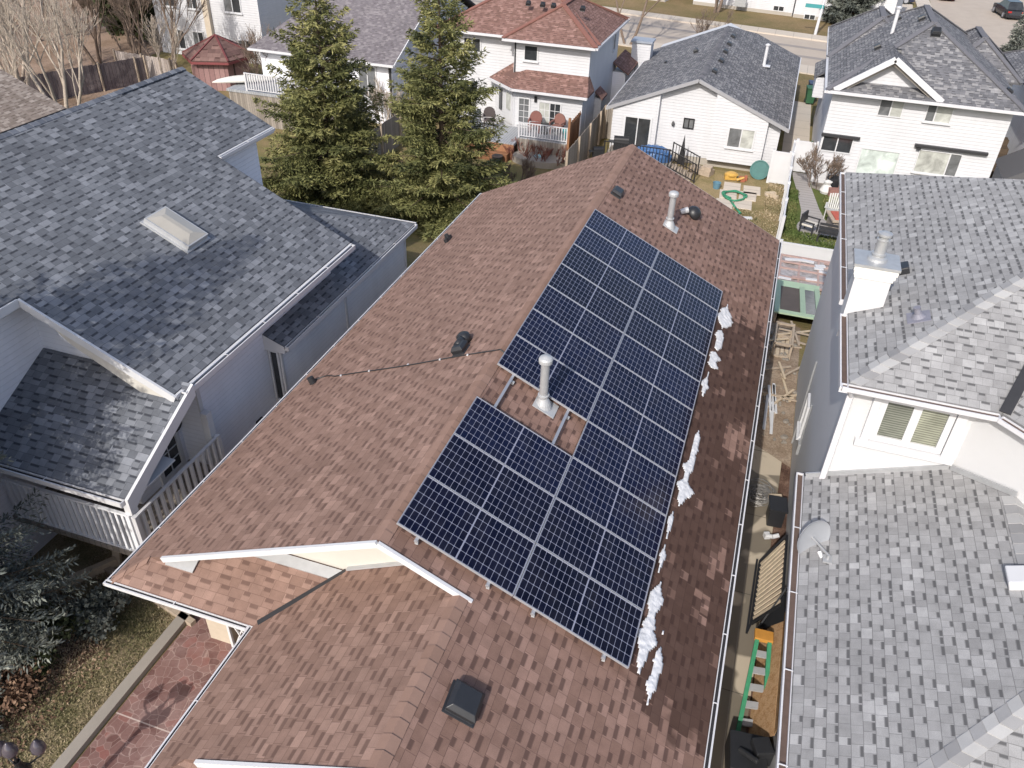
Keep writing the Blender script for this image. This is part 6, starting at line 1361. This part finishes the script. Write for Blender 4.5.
# ------------------------------------------------------------------ street things
def car(label, loc, rz, col, L=4.5):
    t = thing('parked_car', label, 'car', loc, rz, 'cars parked across the street'); pm = plain('car paint '+label[:9], col, .25, .04, 2, .5)
    sec = [(-.5, .42, .62), (-.485, .78, .78), (-.30, .86, .84), (-.22, .90, .86), (.10, .92, .86), (.28, .88, .86), (.47, .80, .80), (.5, .5, .62)]
    m = MB(); K = 6; vs = []
    for (f, h, w) in sec:
        y = f*L; W2 = w; vs += [(-W2*.96, y, .22), (-W2, y, .5), (-W2*.94, y, h), (W2*.94, y, h), (W2, y, .5), (W2*.96, y, .22)]
    fs = [(a*K+b, a*K+(b+1) % K, (a+1)*K+(b+1) % K, (a+1)*K+b) for a in range(len(sec)-1) for b in range(K)]+[tuple(range(K)), tuple(range((len(sec)-1)*K+K-1, (len(sec)-1)*K-1, -1))]
    m.add(vs, fs); m.build('body', pm, t, local=True, smooth=False, bevel=.05)
    m = MB(); vs = [(-.76, -.40*L, .84), (.76, -.40*L, .84), (.76, .24*L, .86), (-.76, .24*L, .86), (-.58, -.28*L, 1.40), (.58, -.28*L, 1.40), (.58, .06*L, 1.42), (-.58, .06*L, 1.42)]
    m.add(vs, [(0, 1, 5, 4), (1, 2, 6, 5), (2, 3, 7, 6), (3, 0, 4, 7)]); m.build('window', M['pane_dark'], t, local=True)
    m = MB(); vs2 = [(-.60, -.285*L, 1.395), (.60, -.285*L, 1.395), (.60, .065*L, 1.415), (-.60, .065*L, 1.415)]; m.prism(vs2, (0, 0, .05)); m.build('roof', pm, t, local=True, bevel=.03)
    for sx in (-1, 1):
        for sy in (-.31, .31):
            m = MB(); m.tube((sx*.70, sy*L, .32), (sx*.89, sy*L, .32), .33, .33, 20); w_ = m.build('wheel', M['black_plastic'], t, local=True); m = MB(); m.tube((sx*.885, sy*L, .32), (sx*.90, sy*L, .32), .2, .2, 16); m.build('rim', M['alu'], w_, local=True)
        m = MB(); m.box((sx*.62, .495*L, .66), (.34, .05, .14)); m.build('headlight', M['alu'], t, local=True); m = MB(); m.box((sx*.62, -.497*L, .70), (.32, .05, .14)); m.build('tail_light', plain('red lens', (.35, .02, .02), .3, .05), t, local=True)
    return t
car('black car parked at the right edge of the cross street', (19.3, 95.6, -1.99), .15, (.02, .02, .024)); car('dark blue car parked on the driveway past the grey spruce', (8.6, 97.4, -1.93), -1.45, (.03, .035, .07)); car('dark red car half cut by the top edge', (14.2, 103.2, -1.99), .1, (.16, .012, .015)); 
sp = thing('street_pole', 'pale street pole with a teal name blade', 'pole', (1.75, 77.9, -1.9))
m = MB(); m.tube((1.75, 77.9, -2), (1.95, 77.9, 3.4), .13, .09, 10); m.build('pole', M['gutter_white'], sp); m = MB(); m.box((1.2, 77.85, .25), (1.5, .05, .3), -.05); m.build('sign_blade', plain('teal sign face', (.05, .24, .25), .5, .06), sp)
m = MB(); m.box((-5.3, 84.7, -1.1), (1.0, .6, .7), -.1); tag(m.build('air_conditioner', M['galv'], None, org=(-5.3, 84.7, -1.5)), 'grey air conditioner unit in front of the white far house', 'air conditioner')
m = MB(); m.box((5.3, 96.5, -1.4), (.8, .8, 1.1), .2); m.box((6.2, 96.3, -1.4), (.8, .8, 1.1), .2); tag(m.build('kerbside_bins', plain('green blue bins', (.05, .22, .16), .5, .2, 2), None, org=(5.7, 96.4, -2)), 'green bins on the driveway past the grey spruce', 'bin')
# ================================================================== vegetation
def build_faces(name, V, F, mat, parent, tone=None, org=None):
    """V (n,3) array in world, F (m,k) array of equal-sized faces"""
    off = np.array(origin(parent) if parent else (org or (0, 0, 0)), float)
    me = bpy.data.meshes.new(name); V = np.asarray(V, float)-off; F = np.asarray(F, np.int32); k = F.shape[1]
    me.vertices.add(len(V)); me.vertices.foreach_set('co', V.astype(np.float32).ravel())
    me.loops.add(F.size); me.loops.foreach_set('vertex_index', F.ravel())
    me.polygons.add(len(F)); me.polygons.foreach_set('loop_start', np.arange(len(F), dtype=np.int32)*k); me.polygons.foreach_set('loop_total', np.full(len(F), k, np.int32))
    me.update(calc_edges=True); me.validate()
    if tone is not None:
        a = me.attributes.new('tone', 'FLOAT', 'FACE'); a.data.foreach_set('value', np.asarray(tone, np.float32))
    me.materials.append(mat); o = bpy.data.objects.new(name, me); COL.objects.link(o)
    if parent: o.parent = parent
    elif org: o.location = org
    return o
def norm(a): return a/np.maximum(np.linalg.norm(a, axis=-1, keepdims=True), 1e-9)
def sprays(P, D, L, Wd, rng):
    """one kite-shaped spray of needles per point: base P, direction D, length L, width Wd"""
    n = len(P); R = norm(rng.normal(size=(n, 3))); S_ = norm(np.cross(D, R)); B = np.cross(S_, D)
    mid = P+D*L[:, None]*.45+B*L[:, None]*rng.uniform(-.12, .12, (n, 1))
    V = np.stack([P, mid+S_*Wd[:, None], P+D*L[:, None], mid-S_*Wd[:, None]], 1).reshape(-1, 3)
    return V, np.arange(4*n).reshape(n, 4)
def spruce(label, x, y, z, h, rad, mat, seed, n_whorl=44, per=8, dens=1.0, spr=.26, tone_shift=0.0, bare=.04, lean=(0, 0)):
    rng = np.random.default_rng(seed); t = thing('spruce_tree', label, 'tree', (x, y, z))
    m = MB(); m.tube((x, y, z-.3), (x+lean[0], y+lean[1], z+h*.97), .028*h*.6, .012, 10); 
    P = []; D = []; L = []; T = []
    for w in range(n_whorl):
        f = bare+(1-bare)*(w/(n_whorl-1)); hz = z+h*f; cxx, cyy = x+lean[0]*f, y+lean[1]*f
        R0 = rad*(1-f)**.80*(1-.25*math.exp(-((f-.0)/.08)**2))+.06
        nb = max(4, int(per*(1-.45*f)+rng.integers(0, 3))); a0 = rng.uniform(0, 6.28)
        for b in range(nb):
            a = a0+2*PI*b/nb+rng.normal(0, .28); R = R0*rng.uniform(.48, 1.22)
            droop = rng.uniform(.10, .34)*(1-f)-.35*f; dirv = np.array([math.cos(a), math.sin(a), 0.0])
            ns = int(max(8, R*40*dens)); s = np.sort(rng.uniform(.12, 1, ns)**.75)
            pts = np.array([cxx, cyy, hz])+dirv*R*s[:, None]; pts[:, 2] += -droop*R*s+.16*R*s**2.6+rng.normal(0, .015, ns)
            if b % 2 == 0 and R > .7: 
                tipz = -droop*R+.16*R; m.tube((cxx, cyy, hz), (cxx+dirv[0]*R*.9, cyy+dirv[1]*R*.9, hz-droop*R*.9+.1*R), .012*R+.006, .004, 5, False)
            # side twigs
            side = np.array([-dirv[1], dirv[0], 0.0]); sg = rng.choice([-1, 1], ns); tw = (R*.42*(1.08-s)*rng.uniform(.3, 1.1, ns)+.06)
            k = np.maximum(2, (tw/.070).astype(int)); bt = rng.normal(.5, .17)+tone_shift
            for i in range(ns):
                q = np.linspace(.1, 1, k[i]); d0 = norm(side*sg[i]*.85+dirv*.65+np.array([0, 0, -.12]))
                pp = pts[i]+d0*tw[i]*q[:, None]; pp[:, 2] -= .22*tw[i]*q**2
                P.append(pp); dd = norm(d0+rng.normal(0, .42, (k[i], 3))); D.append(dd); L.append(spr*rng.uniform(.6, 1.25, k[i])); T.append(np.clip(bt+rng.normal(0, .13, k[i])+.12*(q-.5), 0, 1))
    P = np.concatenate(P); D = np.concatenate(D); L = np.concatenate(L); T = np.concatenate(T)
    V, F = sprays(P, D, L, L*.125, rng)
    m.build('trunk', M['bark'], t); build_faces('crown', V, F, M[mat], t, T); return t
spruce('broad green spruce behind the low slate roof, nearer the slate house', -17.1, 28.6, -1.15, 9.3, 3.5, 'needles', 3, 36, 8, 1.15, .20, .04)
spruce('tall green spruce close to the brown roof ridge, near the red roofed house', -12.3, 29.0, -1.2, 9.9, 3.2, 'needles', 5, 37, 8, 1.15, .19, .02)
spruce('large blue grey spruce on the front lawn at the left edge', -12.1, 5.2, 0, 12.0, 2.55, 'needles_blue', 8, 60, 10, 1.35, .12, 0.14, .04)
spruce('grey green spruce on the corner across the street', 4.7, 83.6, -2, 6.5, 2.7, 'needles_blue', 12, 26, 8, .55, .42, 0.0)
spruce('small pointed conifer past the charcoal roof at the right', 16.2, 73.5, -2, 4.2, 1.0, 'needles_blue', 14, 22, 7, .8, .26)
# ------------------------------------------------------------------ bare trees
def bare_tree(label, x, y, h, mat, seed, stems=1, spread=.45, levels=5, name='bare_tree', cat='tree', r0=.11, z=None, lean=0.0, split=(2, 4), group=None):
    rng = random.Random(seed); z = gz(y) if z is None else z; t = thing(name, label, cat, (x, y, z), 0, group); stems_ = []; segs = []; tw = []
    def grow(p, d, L, r, lev):
        nonlocal segs
        n = 3; q = p.copy()
        for i in range(n):
            d = (d+Vector((rng.gauss(0, .10), rng.gauss(0, .10), rng.gauss(.04, .06)))).normalized(); e = q+d*(L/n)
            rr = r*(1-.28*(i+1)/n); (segs if lev < 2 else tw).append((q, e, r*(1-.28*i/n), rr)); q = e
            if lev < levels-1 and i > 0:
                for _ in range(rng.randint(*split)-1):
                    ax = Vector((rng.gauss(0, 1), rng.gauss(0, 1), rng.gauss(0, .5))).normalized(); nd = (d+ax*spread*rng.uniform(.7, 1.5)+Vector((0, 0, .12))).normalized()
                    grow(q, nd, L*rng.uniform(.48, .78), rr*rng.uniform(.45, .65), lev+1)
        if lev < levels-1: grow(q, d, L*.65, r*.68, lev+1)
    for s in range(stems):
        segs = []; stems_.append(segs)
        a = 2*PI*s/max(1, stems)+rng.uniform(-.4, .4); k = .0 if stems == 1 else rng.uniform(.18, .5)
        grow(Vector((x+.12*stems**.5*math.cos(a), y+.12*stems**.5*math.sin(a), z-.1)), Vector((k*math.cos(a)+lean, k*math.sin(a), 1)).normalized(), h*rng.uniform(.34, .45), r0*rng.uniform(.7, 1.1), 0)
    def tubes(S_, n):
        V = []; F = []
        A = np.array([s[0] for s in S_]); B = np.array([s[1] for s in S_]); ra = np.array([s[2] for s in S_]); rb = np.array([s[3] for s in S_]); d = norm(B-A)
        ref = np.where(np.abs(d[:, 2:3]) > .9, np.array([[1., 0, 0]]), np.array([[0, 0, 1.]])); u = norm(np.cross(d, ref)); v = np.cross(d, u)
        for k in range(n):
            c, s_ = math.cos(2*PI*k/n), math.sin(2*PI*k/n); V.append(A+(u*c+v*s_)*ra[:, None])
        for k in range(n):
            c, s_ = math.cos(2*PI*k/n), math.sin(2*PI*k/n); V.append(B+(u*c+v*s_)*rb[:, None])
        V = np.stack(V, 1); N = len(S_); base = (np.arange(N)*2*n)[:, None]
        F = np.concatenate([base+np.array([[k, (k+1) % n, n+(k+1) % n, n+k]]) for k in range(n)]); return V.reshape(-1, 3), F
    for sg_ in stems_: V, F = tubes(sg_, 7); build_faces('trunk' if stems == 1 else 'stem', V, F, M[mat], t)
    if tw: V, F = tubes([(a, b, max(r1, .010), max(r2, .008)) for a, b, r1, r2 in tw], 3); build_faces('crown', V, F, M[mat], t)
    return t
bare_tree('bare street tree with forked trunk between the red roof and grey roof', -12.3, 67.0, 8.5, 'bark_grey', 21, 2, .5, 5, r0=.13)
bare_tree('bare tree before the white far house', -7.4, 83.5, 6.5, 'bark_grey', 22, 3, .5, 4, r0=.16)
bare_tree('small bare street bush by the grey bungalow roof', -6.2, 70.5-6, 4.2, 'bark_grey', 23, 3, .4, 4, r0=.05)
bare_tree('leafless bush by the garden planters', 2.55, 39.35, 2.0, 'bark_grey', 24, 8, .5, 4, 'bush', 'bush', .024, z=-1.2)
TL = [('pale birch cluster rising behind the tan roof corner', -36.5, 34.0, 8.0, 'bark_pale', 4, .13), ('pale many-stemmed birch at the far left', -41.5, 36.0, 8.5, 'bark_pale', 5, .12), ('leaning pale stems left of the birch cluster', -45.5, 39.5, 8.0, 'bark_pale', 5, .11),
      ('brown bare tree behind the birches', -44.5, 45.5, 8.0, 'bark_grey', 3, .13), ('russet bare tree at the top left corner', -52.5, 49.0, 9.0, 'bark_grey', 3, .14), ('bare tree beside the dark violet fence', -43.8, 48.5, 7.5, 'bark_grey', 3, .12),
      ('bare tree in front of the white house far back', -38.4, 44.6, 6.5, 'bark_grey', 2, .12), ('small pale tree by the red gazebo', -36.6, 42.9, 4.4, 'bark_pale', 2, .07), ('bare tree at the left edge far back', -57.0, 43.5, 8.5, 'bark_grey', 4, .13), ('twiggy russet tree behind the others at the top', -49.5, 56.0, 8.5, 'bark_grey', 3, .14), ('thin bare tree against the white house corner', -42.5, 46.6, 6.0, 'bark_grey', 3, .09), ('low pale stems spreading behind the tan roof', -39.0, 32.0, 5.5, 'bark_pale', 6, .07)]
for i, (lb, x, y, h, mt, st_, r_) in enumerate(TL): bare_tree(lb, x, y, h, mt, 40+i, st_, .42, 5 if h > 6 else 4, r0=r_, split=(2, 3) if st_ > 3 else (2, 4), group='bare trees at the far left')
def shrub(label, x, y, z, r, h, mat, seed, n=2600, leaf=.10, name='shrub', flat=False, tshift=0.0):
    rng = np.random.default_rng(seed); t = thing(name, label, 'shrub', (x, y, z)); nc = 26; C = rng.normal(size=(nc, 3)); C = norm(C)*rng.uniform(.35, .95, (nc, 1))
    idx = rng.integers(0, nc, n); P = C[idx]+rng.normal(0, .16, (n, 3)); P = P*np.array([r, r, h/2])+np.array([x, y, z+h*.52]); P[:, 2] = np.maximum(P[:, 2], z+.02)
    D = norm(rng.normal(size=(n, 3))+np.array([0, 0, .4])); L = leaf*rng.uniform(.6, 1.4, n); V, F = sprays(P, D, L, L*.38, rng); T = np.clip(rng.normal(.5, .15, nc)[idx]+rng.normal(0, .12, n)+tshift, 0, 1)
    m = MB(); rr = random.Random(seed)
    for i in range(9): a = rr.uniform(0, 6.28); m.tube((x, y, z-.05), (x+r*.8*math.cos(a), y+r*.8*math.sin(a), z+h*rr.uniform(.5, .95)), .03*h**.5, .008, 5, False)
    m.build('stem', M['bark'], t); build_faces('foliage', V, F, M[mat], t, T); return t
shrub('dark evergreen tree among bare stems at the top left', -49.0, 53.0, -2, 2.6, 6.0, 'needles_dark', 60, 5000, .32); shrub('olive evergreen mass behind the birches', -46.0, 51.5, -2, 2.0, 4.5, 'needles_dark', 61, 3500, .30)
shrub('dark shrub under the blue spruce by the red mulch', -10.9, 6.15, 0, .75, .8, 'needles_dark', 62, 2600, .09); shrub('grey green shrub by the porch corner', -10.3, 7.0, 0, .55, .7, 'needles_blue', 63, 2200, .08)
shrub('brown dormant shrub on the soil bed', -10.9, 5.35, 0, .8, .55, 'dead_leaf', 64, 2400, .07, tshift=-.3)
for i, (x, y) in enumerate(((-12.35, 39.35), (-11.3, 39.1), (-10.35, 39.2))):
    bare_tree(['red twigged shrub at the corner of the railed deck', 'red twigged shrub midway along the white railing', 'red twigged shrub below the cedar screen'][i], x, y, 1.25, 'twig_red', 80+i, 9, .35, 3, 'shrub', 'shrub', .022, group='red shrubs below the railing')
bare_tree('grey leafless shrub beyond the spruces by the lower deck', -11.0, 35.5, 1.5, 'bark_grey', 90, 9, .4, 4, 'shrub', 'shrub', .025)
bare_tree('leafless shrub beside the blue box', -20.8, 41.2, 2.6, 'bark_pale', 91, 7, .4, 4, 'shrub', 'shrub', .03)
bare_tree('russet leafless shrub in front of the violet grey roof', -29.8, 43.0, 4.5, 'bark_grey', 92, 6, .4, 4, 'shrub', 'shrub', .05)
# ------------------------------------------------------------------ grass and dead leaves (stuff)
M['grass_green'] = foliage_mat('green grass blades', [(0.05, 0.08, 0.02), (0.09, 0.125, 0.035), (0.15, 0.165, 0.06), (0.22, 0.2, 0.09)], 0.8)
def blades(name, label, polys, n, mat, seed, hgt=.07, flat=False, wide=.012, zf=None):
    rng = np.random.default_rng(seed); P = []
    for (x0, y0, x1, y1, k) in polys:
        q = rng.uniform(size=(int(n*k), 2)); P.append(np.stack([x0+(x1-x0)*q[:, 0], y0+(y1-y0)*q[:, 1]], 1))
    P = np.concatenate(P); N = len(P); z = (np.array([gz(v) for v in P[:, 1]]) if zf is None else np.full(N, zf))+.014
    P3 = np.concatenate([P, z[:, None]+(0.012 if flat else 0)], 1)
    a = rng.uniform(0, 6.28, N)
    D = norm(np.stack([np.cos(a), np.sin(a), np.full(N, .12 if flat else 1.0)+rng.uniform(0, .5, N)], 1)); L = hgt*rng.uniform(.5, 1.5, N)
    V, F = sprays(P3, D, L, np.full(N, wide)*rng.uniform(.7, 1.4, N), rng)
    patch = .5+.25*np.sin(P[:, 0]*2.1+1.3*np.sin(P[:, 1]*1.7))+.18*np.sin(P[:, 1]*3.1+P[:, 0]*1.1)
    o = build_faces(name, V, F, M[mat], None, np.clip(patch*.7+rng.normal(.12, .2, N), 0, 1)); tag(o, label, 'grass' if not flat else 'leaves', None, 'stuff'); return o
blades('lawn_grass', 'short patchy grass of the front lawn', [(-11.6, 2.6, -9.03, 9.0, 1)], 42000, 'grassblades', 100, .055, False, .006)
blades('fallen_leaves', 'dead leaves and bark litter on bed and lawn', [(-12.5, 3.2, -9.6, 6.6, .6), (-11.3, 7.9, -8.9, 9.4, .4)], 4600, 'dead_leaf', 101, .06, True, .022)
blades('garden_grass', 'green grass tufts of the back garden', [(1.3, 31.8, 4.0, 33.7, .45), (1.28, 33.7, 1.75, 38.5, .3), (2.9, 36.6, 4.6, 38.3, .3)], 9000, 'grass_green', 102, .09, False, .02, -1.2)
blades('yard_grass', 'dry tufts in the bungalow yard', [(-3.5, 34.5, 1.15, 37.2, .5), (.35, 37.0, 1.15, 41.6, .25)], 7000, 'grassblades', 103, .07, False, .018)
